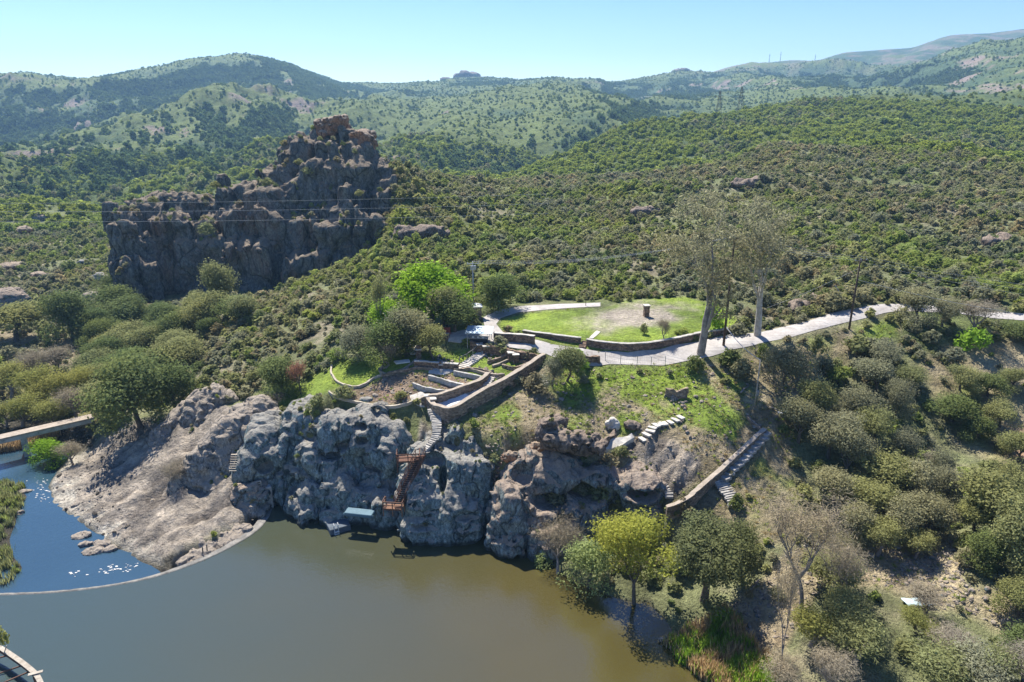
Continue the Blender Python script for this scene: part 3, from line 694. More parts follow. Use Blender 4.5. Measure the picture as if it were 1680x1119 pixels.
def mat_rock(name, dark, mid, warm, lichen, sc=1.0, warmth=.5, lich=.5, top=None, wl=False, k=1.0):
    dark, mid, warm, lichen = [tuple(q * k for q in c_) for c_ in (dark, mid, warm, lichen)]; top = top and tuple(q * k for q in top)
    m, nt, p = newmat(name); g = nd(nt, "ShaderNodeNewGeometry").outputs["Position"]
    mp = nd(nt, "ShaderNodeMapping"); mp.inputs["Scale"].default_value = (1, 1, .6); lk(nt, g, mp.inputs[0]); v = mp.outputs[0]
    n1 = noise(nt, v, .16 * sc, 8, .7, .8)
    c = ramp(nt, n1, [(.32, dark), (.52, mid), (.75, warm)])
    n2 = noise(nt, v, .07 * sc, 5, .6, 1.2)
    c = mix(nt, ramp(nt, n2, [(.62 - .2 * warmth, 0.0), (.78 - .2 * warmth, 1.0)]), c, warm)
    n3 = noise(nt, v, .9 * sc, 10, .8, .3)
    c = mix(nt, ramp(nt, n3, [(.62 - .18 * lich, 0.0), (.70 - .1 * lich, .85)]), c, lichen)
    n6 = noise(nt, v, 2.2 * sc, 8, .85)
    c = mix(nt, ramp(nt, n6, [(.53, 0.0), (.60, .7)]), c, lichen)
    c = mix(nt, ramp(nt, n6, [(.38, .75), (.45, 0.0)]), c, tuple(q * .4 for q in dark))
    n4 = noise(nt, v, 3.5 * sc, 6, .75)
    c = mix(nt, .8, c, ramp(nt, n4, [(.3, .1), (.7, .85)]), 'OVERLAY')
    n5 = noise(nt, v, .35 * sc, 4, .6, 2.0)
    c = mix(nt, ramp(nt, n5, [(.35, .75), (.45, 0.0)]), c, tuple(x * .35 for x in dark))
    wv = nd(nt, "ShaderNodeTexNoise"); wv.inputs["Scale"].default_value = .6 * sc; lk(nt, v, wv.inputs["Vector"])
    ad_ = nd(nt, "ShaderNodeMix", data_type='RGBA', blend_type='LINEAR_LIGHT'); ad_.inputs[0].default_value = 1.0 ; lk(nt, v, ad_.inputs[6]); lk(nt, wv.outputs["Color"], ad_.inputs[7])
    ck = []
    for s_ in (.33, 1.15):
        ve = nd(nt, "ShaderNodeTexVoronoi", feature='DISTANCE_TO_EDGE'); ve.inputs["Scale"].default_value = s_ * sc; lk(nt, ad_.outputs[2], ve.inputs["Vector"]); ck.append(ve.outputs["Distance"])
    n7 = noise(nt, v, .3 * sc, 3)
    cm = nd(nt, "ShaderNodeMath", operation='MULTIPLY'); lk(nt, ramp(nt, ck[0], [(.0, .9), (.045, 0.0)]), cm.inputs[0]); lk(nt, ramp(nt, n7, [(.42, 0.0), (.55, 1.0)]), cm.inputs[1])
    c = mix(nt, cm.outputs[0], c, tuple(q * .22 for q in dark))
    cm2 = nd(nt, "ShaderNodeMath", operation='MULTIPLY'); lk(nt, ramp(nt, ck[1], [(.0, .7), (.05, 0.0)]), cm2.inputs[0]); lk(nt, ramp(nt, n7, [(.5, 1.0), (.6, 0.0)]), cm2.inputs[1])
    c = mix(nt, cm2.outputs[0], c, tuple(q * .3 for q in dark))
    gn = nd(nt, "ShaderNodeNewGeometry")
    if top:
        sx = nd(nt, "ShaderNodeSeparateXYZ"); lk(nt, gn.outputs["True Normal"] if False else gn.outputs["Normal"], sx.inputs[0])
        ad = nd(nt, "ShaderNodeMath", operation='MULTIPLY_ADD'); lk(nt, noise(nt, v, .8 * sc, 6, .7), ad.inputs[0]); ad.inputs[1].default_value = .95; lk(nt, sx.outputs[2], ad.inputs[2])
        c = mix(nt, ramp(nt, ad.outputs[0], [(.98, 0.0), (1.24, .85)]), c, mix(nt, .5, top, ramp(nt, n4, [(.3, tuple(q * .55 for q in top)), (.7, tuple(q * 1.25 for q in top))])))  # tan of sunlit tops painted into the colour of upward faces
    if wl:
        sz = nd(nt, "ShaderNodeSeparateXYZ"); lk(nt, g, sz.inputs[0])
        c = mix(nt, ramp(nt, sz.outputs[2], [(.35, .8), (.75, 0.0)]), c, (.03, .028, .022))
    lk(nt, c, p.inputs["Base Color"])
    b = bump(nt, p, noise(nt, v, .4 * sc, 6, .7), .35, .8 / sc)
    b = bump(nt, p, noise(nt, v, 1.6 * sc, 8, .75), .8, .3 / sc, b)
    b = bump(nt, p, ramp(nt, ck[0], [(.0, 0.0), (.07, 1.0)]), .5, .35 / sc, b)
    vo = nd(nt, "ShaderNodeTexVoronoi"); vo.inputs["Scale"].default_value = 2.6 * sc; lk(nt, v, vo.inputs["Vector"])
    bump(nt, p, vo.outputs["Distance"], .5, .15 / sc, b)
    return m
M_CRAG = mat_rock("lichen_rock", (.085, .13, .14), (.19, .265, .265), (.36, .30, .23), (.44, .52, .49), warmth=.1, lich=.85, top=(.42, .385, .325), wl=True, k=.72)
M_CRAGW = mat_rock("warm_rock", (.095, .12, .125), (.20, .24, .235), (.42, .27, .18), (.40, .48, .45), warmth=.32, lich=.8, top=(.46, .355, .265), wl=True, k=.72)
M_RUIN = mat_rock("brown_rock", (.12, .095, .08), (.24, .19, .155), (.36, .24, .17), (.34, .31, .26), warmth=.5, lich=.4, top=(.36, .28, .21), k=.75)
M_SLAB = mat_rock("pale_rock", (.17, .175, .175), (.34, .32, .28), (.42, .34, .25), (.48, .47, .42), warmth=.4, lich=.5, top=(.42, .35, .27), k=.8)
M_BUTTE = mat_rock("butte_rock", (.085, .10, .105), (.16, .17, .16), (.28, .165, .11), (.26, .27, .235), sc=.55, warmth=.45, lich=.6, top=(.28, .22, .155), k=.82)
M_ORANGE = mat_rock("fresh_rock", (.20, .12, .08), (.34, .19, .11), (.48, .23, .11), (.30, .25, .19), sc=.8, warmth=.7, lich=.25, top=(.33, .27, .20))

def HO(px, py, d, rx, ry, rz): return (px, py, d, np.array([rx, ry, rz], float))
def B(px, py, d, rx, ry, rz): return (PD(px, py, d), np.array([rx, ry, rz], float))
o = rock("rock_crag", [B(505, 735, 95, 4.5, 5, 6.5), B(560, 760, 94, 6.5, 5.5, 8.5), B(610, 745, 94, 6, 5.5, 8), B(650, 760, 92.5, 3.6, 4.5, 7), B(480, 785, 94.5, 3, 4.5, 6.5), B(545, 700, 97, 6, 5, 4.5), B(610, 703, 95.5, 5.5, 5, 3.6), B(655, 706, 94, 3, 4, 3), B(590, 830, 90.5, 5.5, 4, 4.5), B(525, 835, 91, 4.5, 4, 4.2), B(640, 840, 89, 3, 3.5, 3.5)],
    .24, M_CRAG, holes=[HO(592, 702, 89.6, .9, 1.4, .45), HO(593, 724, 88.4, .8, 1.4, .6), HO(560, 733, 88.6, 1.0, 1.2, .5), HO(543, 748, 88, 1.7, 1.4, .6), HO(505, 722, 89.6, 1.0, 1.2, .5), HO(612, 770, 87.5, 1.8, 1.2, .5), HO(480, 800, 89, .9, 1.2, 1.2), HO(600, 800, 88, 1.2, .8, .4)], k=1.5, rough=(1.0, 4.2), crack=(.6, 3.2), pits=.35, vert=.5, aniso=(1, 1, .8), seed=5, zmin=-3)
tag(o, "largest grey blue lichen covered crag rising from the lake below the terraces", "rock")
o = rock("rock_crag", [B(700, 800, 88.5, 3.6, 5, 7), B(690, 845, 87, 3, 4, 5.5), B(755, 775, 89, 4.6, 5.5, 6.2), B(745, 850, 86.5, 4.8, 4.6, 4.8), B(790, 800, 88.5, 2.8, 4.6, 6), B(748, 726, 89.5, 3.6, 3.8, 2.6), B(785, 745, 88.5, 2.8, 3.6, 3)],
    .22, M_CRAG, holes=[HO(740, 732, 84.6, 1.3, 1.5, 1.0), HO(712, 758, 84.3, 1.3, 1.4, .7), HO(690, 868, 82, 1.5, .9, .35), HO(726, 790, 84, .5, 2.0, 2.6), HO(765, 850, 82, 1.4, .8, .5)], k=1.4, rough=(.8, 4), crack=(.55, 3.2), pits=.35, vert=.45, aniso=(1, 1, .8), seed=15, zmin=-3)
tag(o, "tall two toned crag between the red stairs and the overgrown cleft, tan on top", "rock")
o = rock("rock_crag", [B(870, 790, 86.3, 4.2, 4.5, 4.4), B(845, 850, 84.5, 3.6, 4.6, 5.2), B(835, 885, 83.5, 2.8, 3.4, 3.2), B(920, 780, 86.5, 4, 4.5, 4), B(895, 870, 84, 4.6, 4.5, 4.4), B(890, 905, 83, 3.4, 3.2, 2.4), B(955, 850, 85, 4.2, 4.2, 4.8), B(985, 830, 86, 3.5, 4, 5), B(985, 778, 84.8, 2.7, 3.2, 2.2), B(1050, 802, 84.2, 3.5, 3.8, 3.3), B(1010, 862, 85, 3.6, 4, 3.6), B(1065, 855, 83.6, 2.6, 2.8, 3.2), B(930, 752, 86.5, 2.8, 3, 1.6)],
    .22, M_CRAGW, holes=[HO(965, 812, 80.8, 2.5, 2.6, 1.0), HO(1058, 818, 80, 2.1, 2.2, .7), HO(855, 786, 81.6, 1.5, 1.9, 1.1), HO(1010, 840, 80.6, 1.5, 1.6, .5), HO(905, 825, 81.4, 1.9, 1.7, 1.0), HO(930, 860, 81, 1.2, 1.2, .8)], k=.7, rough=(.7, 3.8), crack=(.5, 3.0), pits=.25, vert=.35, aniso=(1, 1, .85), seed=25, zmin=-3)
tag(o, "broad reddish crag with two wide shallow caves under domed tops beside the lake", "rock")
o = rock("rock_crag", [B(445, 745, 94.5, 4.2, 4.6, 5.4), B(415, 775, 94, 3.4, 4, 3.6), B(470, 720, 96, 3, 4, 3.4), B(460, 770, 94, 2.4, 3.8, 4.6)], .24, M_CRAG, holes=[HO(432, 765, 89.5, 1.3, 1.6, 1.2)], k=1.5, rough=(.8, 3.8), crack=(.55, 3), pits=.2, seed=35, zmin=-2)
tag(o, "grey rock block behind the small wooden steps at the dam end", "rock")
o = rock("rock_ridge", [B(430, 688, 97, 3.4, 3.2, 3.4), B(405, 710, 96.2, 3.2, 3, 4.2), B(375, 738, 95, 3.2, 3, 4.6), B(345, 768, 94, 3.2, 3, 4.0), B(312, 792, 93.4, 3, 2.8, 3.0), B(275, 815, 94.6, 2.6, 2.6, 1.5), B(395, 770, 94, 3, 3.4, 3), B(370, 805, 92.5, 3, 3, 2.0), B(410, 818, 91.5, 2.4, 2.6, 1.8), B(425, 838, 89.8, 1.6, 1.8, 1.2)], .25, M_SLAB, k=1.6, rough=(.8, 3.6), crack=(.5, 2.8), pits=.25, aniso=(1, 1, 1), seed=45, zmin=-2.5)
tag(o, "long grey rock rib sloping down left from the green bank to the dam", "rock")
o = rock("rock_ridge", [B(355, 662, 106, 3.0, 3, 3.0), B(330, 680, 105.6, 3.0, 3, 3.4), B(300, 704, 105, 3.0, 2.8, 3.2), B(268, 728, 104, 2.8, 2.8, 2.4), B(235, 752, 104, 2.6, 2.8, 1.2), B(330, 712, 104, 2.5, 2.5, 1.6)], .27, M_SLAB, k=1.5, rough=(.75, 3.4), crack=(.5, 2.6), seed=55, zmin=-2.5)
tag(o, "shorter grey rock rib below the scrub slope, left of the long rib", "rock")
for i, (bl, lab) in enumerate([
    ([B(225, 832, 94.5, 2.6, 2.0, 1.1), B(250, 822, 94.5, 2.0, 1.8, .9)], "low brown rock hummock in the middle of the pale slab"),
    ([B(345, 893, 84.8, 3.2, 2.2, 1.1), B(320, 912, 83, 2.8, 2, .9), B(385, 878, 85.8, 2.2, 1.6, .9), B(360, 862, 87.6, 2, 1.6, 1.0)], "hollowed tan rock mass against the middle of the dam"),
    ([B(275, 865, 89, 3.0, 1.8, 1.0), B(300, 850, 89.8, 2.4, 1.8, 1.2)], "rounded tan rock hump above the lower end of the dam"),
    ([B(400, 812, 90.8, 2.4, 2.2, 2.0), B(425, 806, 91, 1.8, 2, 1.8)], "dark rubbly rock just left of the dam gatepost")]):
    tag(rock("rock_outcrop", bl, .17, M_SLAB if i < 3 else M_CRAGW, k=1.0, rough=(.5, 2.2), crack=(.4, 1.8), pits=.2, seed=60 + 7 * i, fine=.14), lab, "rock")
# rock with the ruined wall on the lawn
o = rock("rock_outcrop", [B(930, 722, 83.6, 3.6, 1.8, 1.5), B(900, 712, 84, 1.6, 1.6, 2.0), B(960, 728, 83.4, 2.8, 1.5, 1.3), B(915, 690, 85.4, 1.5, 1.4, 1.1)], .15, M_RUIN, holes=[HO(950, 700, 84.5, 1.5, 1.0, .5), HO(905, 705, 83.2, .9, .8, .4)], k=.7, rough=(.45, 2), crack=(.35, 1.6), seed=75, fine=.12)
tag(o, "weathered rock block with a hollowed top on the lawn above the lake crag", "rock")

# the butte
def col(px, top, hw, d, hy=8, bot=-6.0, ro=2.4, rz_=0.0):
    t = PD(px, top, d); zc = (t[2] + bot) / 2
    return (np.array([t[0], t[1] , zc]), np.array([hw, hy, (t[2] - bot) / 2]), ro, rz_)
CRAGS = []
CB = [col(222, 335, 6, 192, 7), col(258, 327, 5, 195, 8), col(300, 342, 6, 196, 8), col(345, 322, 6, 198, 8), col(390, 308, 6, 198, 8), col(425, 292, 5.5, 198, 8, rz_=.3), col(452, 268, 5.5, 199, 8), col(480, 240, 5.5, 200, 8, rz_=.2),
      col(510, 222, 5, 201, 8), col(548, 200, 4.2, 202, 6), col(592, 222, 4.2, 199, 6), col(570, 232, 8, 198, 8), col(612, 262, 5, 196, 8), col(628, 305, 5, 192, 8, rz_=.4), col(640, 352, 4.5, 187, 7, rz_=.5),
      col(555, 262, 9, 193, 7), col(505, 292, 8, 193, 7), col(452, 303, 8, 191, 7, rz_=.2), col(400, 338, 7, 190, 7), col(330, 352, 7, 190, 7), col(275, 346, 7, 190, 7), col(214, 355, 5.5, 188, 6),
      col(545, 330, 9, 188, 6, rz_=-.1), col(600, 345, 7, 186, 6), col(480, 342, 9, 186, 6), col(415, 388, 7, 184, 6), col(225, 420, 6, 185, 5), col(560, 362, 8, 183, 5), col(620, 400, 5, 181, 6, rz_=.4), col(648, 318, 3, 188, 5, rz_=.6), col(655, 350, 3, 184, 5, rz_=.2), col(662, 378, 3.4, 181, 4, rz_=.8), col(632, 285, 3.5, 192, 5, rz_=.3), col(206, 360, 3, 190, 5), col(530, 214, 3.5, 200, 5), col(572, 212, 4, 199, 5), col(575, 300, 5, 188, 5, rz_=.5), col(470, 262, 3.5, 197, 5), col(500, 405, 8, 182, 5)]
o = rock("rock_butte", [], .55, M_BUTTE, boxes=CB, holes=[B(290, 478, 182, 9, 8, 9)], k=1.6, rough=(3.2, 10), crack=(1.6, 6.0), aniso=(1.0, 1.0, .5), fine=.8, lay=.35, vert=1.5, seed=91, zmin=-6)
tag(o, "dark craggy rock butte towering over the oak valley", "rock butte")
BUTTE = o
tag(rock("summit_boulder", [], .35, M_ORANGE, boxes=[(PD(550, 204, 199), np.array([3.6, 4, 2.3]), 1.2, .25), (PD(534, 212, 198.5), np.array([3.0, 4, 2.2]), 1.2, .1)], k=1, rough=(1.1, 4.5), crack=(.9, 3.5), seed=101, fine=.25), "big squarish boulder with an orange right side on the very top of the butte", "boulder")
tag(rock("summit_boulder", [], .35, M_ORANGE, boxes=[(PD(592, 224, 197), np.array([3.4, 4, 1.5]), .8, -.1), (PD(602, 236, 196), np.array([2.4, 3, 2.6]), 1.0, .3)], k=1, rough=(.9, 4), crack=(.8, 3.2), seed=111, fine=.25), "flat topped orange boulder one step right below the butte summit", "boulder")
tag(rock("summit_boulder", [B(366, 298, 194, 2.0, 2, 2.4)], .3, M_BUTTE, rough=(.4, 3), crack=(.3, 3), seed=121), "rounded knob standing on the low left shoulder of the butte", "boulder")

# boulders lying in the valley and on the slopes
BL = [(18, 492, 200, 5.2, 4.5, 4.6, M_CRAGW, "huge boulder with a sunlit right side at the left edge above the river scrub"), (62, 357, 290, 4.5, 3.5, 2.4, M_CRAGW, "reddish outcrop near the crest of the left slope"), (40, 377, 272, 3.2, 3, 1.8, M_ORANGE, "orange boulder just below the crest outcrop"),
      (20, 436, 235, 4.5, 3, 1.4, M_ORANGE, "flat orange outcrop halfway down the left slope at the photo edge"), (68, 452, 222, 2.8, 2.4, 2.0, M_ORANGE, "round orange boulder low on the left slope"), (165, 454, 218, 2.6, 2.4, 1.8, M_CRAG, "grey boulder beside the foot of the butte, upper of two"), (150, 485, 200, 2.4, 2.4, 1.7, M_SLAB, "pale grey boulder among oaks left of the butte, lower of two"),
      (55, 508, 190, 2.6, 2, .9, M_SLAB, "low tan rock right beside the huge left boulder"), (135, 430, 240, 1.8, 1.5, 1.2, M_CRAG, "small grey stone on the open slope left of the butte")]
for i, (px, py, d, rx, ry, rz_, mt, lab) in enumerate(BL):
    w = hit(px, py + rz_ * 1120 / d * .6); c = np.array([w.x, w.y, w.z + rz_ * .35])
    tag(rock("boulder", [(c, np.array([rx, ry, rz_])), (c + np.array([rx * .45, -.4, rz_ * .2]), np.array([rx, ry, rz_]) * .62)], .3, mt, k=.8, rough=(.5, 3), crack=(.4, 2.4), seed=130 + i * 9, fine=.2), lab, "boulder")
for i, (px, py, rx, rz_, lab) in enumerate([(690, 385, 6, 2.2, "bare tan rock patch on the slope at the right foot of the butte"), (1060, 350, 4, 1.6, "reddish outcrop on the scrub slope behind the tall trees"), (1240, 300, 7, 1.8, "dark rock ledge near the crest of the scrub hill"), (1640, 400, 4, 1.8, "grey rock outcrop among shrubs high on the right slope"), (1330, 500, 3.5, 1.3, "orange earth bank rock above the drive behind the power pole")]):
    w = hit(px, py); c = np.array([w.x, w.y, w.z]); bl = [(c + np.array([rx * .7 * q, q * 1.0, .5 * math.sin(q * 3)]), np.array([rx * .5, 2.2, rz_])) for q in (-1, -.3, .4, 1)]
    tag(rock("rock_outcrop", bl, .4, M_RUIN, k=.8, rough=(.8, 4), crack=(.6, 3), seed=210 + i * 9, fine=.3), lab, "rock")
# far ridge outcrops on the skyline
w0 = PD(768, 130, 2280); bl = [(w0 + np.array([x, 0, z]), np.array([rx, 30, rz_])) for x, z, rx, rz_ in ((-70, -6, 22, 12), (-38, 0, 14, 16), (-10, 8, 24, 18), (18, 8, 26, 16), (55, -4, 30, 14))]
tag(rock("rock_outcrop", bl, 3.0, mat_mottled("far_rock", [(.3, (.13, .10, .08)), (.7, (.26, .19, .15))], .02), k=6, rough=(5, 30), crack=(4, 22), seed=301, fine=2), "rounded rock tors on the far skyline above the green valley", "rock")
w0 = PD(1118, 118, 2390); bl = [(w0 + np.array([x, 0, z]), np.array([rx, 26, rz_])) for x, z, rx, rz_ in ((-18, 0, 16, 10), (8, 3, 20, 10), (30, -3, 16, 7))]
tag(rock("rock_outcrop", bl, 3.0, bpy.data.materials["far_rock"], k=5, rough=(4, 26), crack=(3, 20), seed=311, fine=2), "small dark rock cap on the pointed far peak right of the saddle", "rock")

# rubble: stones at the shores and below the slab (loose stones nobody could count)
def pebble(seed, name="stone"):
    rn = np.random.default_rng(seed); bm = bmesh.new(); bmesh.ops.create_icosphere(bm, subdivisions=2, radius=.5)
    s = rn.uniform(.6, 1.2, 3) * (1, 1, .6); nrm = rn.normal(size=(7, 3)); nrm /= np.linalg.norm(nrm, axis=1)[:, None]; dd = rn.uniform(.3, .44, 7)
    for v in bm.verts:
        p = np.array(v.co)
        for n_, q in zip(nrm, dd):
            t = p @ n_
            if t > q: p = p - n_ * (t - q)
        v.co = p * s
    me = bpy.data.meshes.new(name); bm.to_mesh(me); bm.free(); return me
# ------------------------------------------------------------------ vegetation
def leaves(clumps, n, size, rn, shell=.55, elong=1.6, droop=0.0):
    "n small leaf sprays spread through the clumps (centre, radii); returns verts, quads, shade value per quad"
    w = np.array([np.prod(r) ** (2 / 3) for c, r in clumps]); k = rn.choice(len(clumps), n, p=w / w.sum())
    Cc = np.array([c for c, r in clumps])[k]; Rr = np.array([r for c, r in clumps])[k]
    d = rn.normal(size=(n, 3)); d /= np.linalg.norm(d, axis=1)[:, None]
    rad = shell + (1 - shell) * rn.random(n) ** .6
    rad *= 1 + .12 * rn.normal(size=n)
    P = Cc + Rr * d * rad[:, None]
    nrm = d + np.array([0, 0, .5]) + .8 * rn.normal(size=(n, 3)); nrm /= np.linalg.norm(nrm, axis=1)[:, None]
    t = rn.normal(size=(n, 3)); t[:, 2] -= droop; t -= nrm * (t * nrm).sum(1)[:, None]; t /= np.linalg.norm(t, axis=1)[:, None]
    b = np.cross(nrm, t); s = size * rn.uniform(.6, 1.4, n)[:, None]
    V = np.stack([P - t * s * elong * .5, P + b * s * .5, P + t * s * elong * .5, P - b * s * .5], 1).reshape(-1, 3)
    F = np.arange(4 * n).reshape(n, 4)
    cv = rn.random(len(clumps))[k] * .6 + rn.random(n) * .4
    return V, F, cv

def leaf_me(name, parts, mat):
    V = np.concatenate([p[0] for p in parts]); off = 0; Fs = []
    for p in parts: Fs.append(p[1] + off); off += len(p[0])
    me = mesh_from(name, V, np.concatenate(Fs)); at = me.attributes.new("leaf", 'FLOAT', 'FACE')
    at.data.foreach_set("value", np.concatenate([p[2] for p in parts]).astype(np.float32)); me.materials.append(mat); return me

LF = {
 'olive': mat_leaf("leaf_olive", (.215, .24, .105), (.285, .305, .145)),
 'green': mat_leaf("leaf_green", (.21, .275, .075), (.28, .335, .10)),
 'grey': mat_leaf("leaf_grey", (.22, .235, .145), (.29, .295, .195)),
 'shade': mat_leaf("leaf_shore", (.13, .155, .07), (.17, .19, .09)),
 'brown': mat_leaf("leaf_brown", (.25, .225, .135), (.31, .28, .175)),
 'dark': mat_leaf("leaf_dark", (.12, .165, .065), (.17, .21, .085)),
 'bright': mat_leaf("leaf_bright", (.22, .38, .04), (.28, .42, .06), trans=.45),
 'willow': mat_leaf("leaf_willow", (.26, .29, .095), (.31, .32, .12), trans=.4),
 'pale': mat_leaf("leaf_pale", (.28, .36, .16), (.33, .40, .19), trans=.45),
 'euc': mat_leaf("leaf_euc", (.24, .245, .15), (.30, .295, .19), trans=.5),
 'twig': mat_leaf("twig_grey", (.23, .205, .155), (.30, .27, .21), trans=.1),
 'red': mat_leaf("twig_red", (.27, .13, .10), (.30, .16, .12), trans=.2),
 'cotton': mat_leaf("leaf_cotton", (.32, .36, .06), (.38, .40, .09), trans=.45),
 'straw': mat_leaf("reed_straw", (.42, .31, .17), (.50, .38, .22), trans=.3),
 'agave': mat_leaf("agave_blue", (.20, .28, .27), (.26, .34, .32), trans=.1),
 'farg': mat_leaf("leaf_far", (.075, .125, .055), (.12, .175, .07)),
}
M_BARK = mat_mottled("bark", [(.3, (.075, .058, .045)), (.7, (.17, .14, .11))], 3, bumps=((9, .6, .05),))
M_PALEBARK = mat_mottled("pale_bark", [(.3, (.32, .27, .21)), (.5, (.48, .43, .36)), (.75, (.62, .58, .50))], 1.3, bumps=((6, .4, .04),))
M_GREYBARK = mat_mottled("grey_bark", [(.3, (.16, .13, .11)), (.7, (.32, .28, .24))], 3)

def skeleton(rn, h, spread, levels=3, trunk_r=.03, split=.3, lean=.08, nb=3, up=.55):
    "tapered trunk and limbs; returns MB and tips (height about h)"
    mb = MB(); tips = []
    def grow(p, d, L, r, lv):
        n = 4; pts = [p]; dd = d.copy(); rad = [r]
        for i in range(n):
            dd = dd + Vector(rn.normal(size=3)) * .13 + Vector((0, 0, .05)); dd.normalize()
            p = p + dd * (L / n); pts.append(p); rad.append(r * (1 - .42 * (i + 1) / n))
        mb.tube(pts, rad, 7 if lv == 0 else (5 if lv == 1 else 3), cap=False)
        if lv >= levels: tips.append(p); return
        k = nb if lv else nb + 1
        a0 = rn.uniform(0, 6.28)
        for i in range(k):
            a = a0 + i * 6.283 / k + rn.uniform(-.4, .4)
            out = Vector((math.cos(a), math.sin(a), 0)) * spread * rn.uniform(.7, 1.2)
            nd_ = (dd * .6 + out + Vector((0, 0, up * rn.uniform(.6, 1.3)))).normalized()
            q = pts[-1] if rn.random() < .6 else pts[-2]
            grow(q, nd_, L * rn.uniform(.62, .85), r * .55, lv + 1)
        if lv > 0: tips.append(p)
    grow(Vector((0, 0, -.03 * h)), Vector((lean * rn.normal(), lean * rn.normal(), 1)), h * split, trunk_r * h, 0)
    return mb, tips

def norm_tree(mb, tips, parts):
    "scale so that the tree is 1 high and 1 wide"
    V = np.concatenate([p[0] for p in parts] + [np.array(mb.V)])
    zt = np.percentile(V[:, 2], 99.7); w = (np.percentile(V[:, 0], 99) - np.percentile(V[:, 0], 1) + np.percentile(V[:, 1], 99) - np.percentile(V[:, 1], 1)) / 2
    s = np.array([1 / w, 1 / w, 1 / zt])
    mb.V = [tuple(np.array(v) * s) for v in mb.V]
    return [(p[0] * s,) + tuple(p[1:]) for p in parts]

PR = {}
def tree_proto(key, leaf, bark, seed, n=2600, size=.035, spread=.75, levels=3, split=.3, cr=.13, tr=.03, nb=3, up=.55, flat=.75, shell=.45, low=False, elong=1.6, droop=0, twigs=0, tw=.0045):
    rn = np.random.default_rng(seed)
    if QUICK: n = n // 2
    mb, tips = skeleton(rn, 1.0, spread, levels, tr, split, nb=nb, up=up)
    cl = [(np.array(t), cr * rn.uniform(.4, 1.55) * np.array([1, 1, flat])) for t in tips if rn.random() > .18]
    if low:
        for i in range(7):
            a = rn.uniform(0, 6.28); q = rn.uniform(.2, .38); cl.append((np.array([math.cos(a) * q, math.sin(a) * q, rn.uniform(.15, .3)]), cr * rn.uniform(.8, 1.3) * np.ones(3)))
    parts = [leaves(cl, n, size, rn, shell, elong, droop)] if n else []
    if twigs: parts.append(leaves(cl, twigs, tw, rn, .1, 14.0))
    parts = norm_tree(mb, tips, parts)
    PR[key] = dict(trunk=mb.mesh("trunk", True), crown=leaf_me("crown", parts, LF[leaf]))
    PR[key]['trunk'].materials.append(bark)

for i in range(3):
    tree_proto('oak%d' % i, 'dark', M_BARK, 10 + i, n=12000, size=.019, cr=.155, flat=.95, low=(i != 1), up=.75, split=.26)
    tree_proto('olive%d' % i, 'olive', M_BARK, 20 + i, n=9000, size=.019, cr=.145, flat=.95, low=(i == 0), up=.75)
    tree_proto('greyoak%d' % i, 'grey', M_BARK, 25 + i, n=9000, size=.018, cr=.15, flat=.95, low=(i != 1), twigs=1500, up=.75, spread=.65)
for i in range(2):
    tree_proto('willow%d' % i, 'willow', M_GREYBARK, 30 + i, n=3600, size=.015, cr=.125, flat=1.1, twigs=2500, shell=.15, up=1.0, spread=.6)
    tree_proto('scrub%d' % i, 'olive', M_GREYBARK, 35 + i, n=3200, size=.016, cr=.13, flat=1.1, twigs=3500, shell=.15, up=1.1, spread=.6)
    tree_proto('bare%d' % i, 'twig', M_GREYBARK, 40 + i, n=0, cr=.13, flat=1.0, twigs=4500, levels=4, up=.9, spread=.6, nb=3)
    tree_proto('bright%d' % i, 'bright', M_BARK, 50 + i, n=9000, size=.022, cr=.15, flat=.95, low=(i == 1), up=.8)
    tree_proto('sycamore%d' % i, 'twig', M_GREYBARK, 60 + i, n=0, cr=.09, flat=1.1, twigs=5000, tw=.0025, levels=4, up=1.2, spread=.45, split=.36, tr=.014)
tree_proto('shoreoak0', 'shade', M_BARK, 81, n=20000, size=.011, cr=.10, flat=1.0, low=True, up=.8, spread=.8, levels=3, shell=.3)
tree_proto('shoreoak1', 'shade', M_BARK, 84, n=16000, size=.012, cr=.12, flat=1.1, up=.9, spread=.65, shell=.25, twigs=800)
tree_proto('pale0', 'pale', M_BARK, 70, n=5000, size=.022, cr=.15, flat=.95, low=True)
tree_proto('cottonwood0', 'cotton', M_BARK, 71, n=6500, size=.015, cr=.105, flat=1.0, twigs=1500, split=.34, up=.7, tr=.02)
tree_proto('red0', 'red', M_BARK, 72, n=600, size=.02, cr=.12, twigs=1500)
tree_proto('purple0', 'twig', M_GREYBARK, 73, n=0, cr=.14, flat=1, twigs=4500, tw=.004, spread=.8, up=.5, levels=4)
tree_proto('cypress0', 'olive', M_GREYBARK, 74, n=2600, size=.012, cr=.07, spread=.3, up=1.4, split=.32, tr=.02)

def shrub_proto(key, leaf, seed, n, size=.10, k=9, stems=True):
    rn = np.random.default_rng(seed)
    if QUICK: n = n // 2 + 20
    cl = []
    for i in range(k):
        a = rn.uniform(0, 6.28); q = rn.uniform(0, .34) ; r = rn.uniform(.15, .27)
        cl.append((np.array([math.cos(a) * q, math.sin(a) * q, max(.16, .70 - q * 1.1) * rn.uniform(.6, 1.1)]), np.array([r, r, r * 1.05])))
    P = [leaves(cl, n, size, rn, .5, 1.5)]
    if stems: P.append(leaves(cl, n // 7, size * .4, rn, .9, 8.0))
    PR[key] = dict(mesh=leaf_me("shrub", P, LF[leaf]))
SHK = ['olive', 'green', 'grey', 'brown', 'dark']
for q, c in enumerate(SHK):
    for i in range(2): shrub_proto('s_%s%d' % (c, i), c, 100 + 10 * q + i, 420, .085)
for i, c in enumerate(['bright', 'pale', 'willow', 'twig', 'agave']): shrub_proto('s_%s0' % c, c, 170 + i, 420, .08)

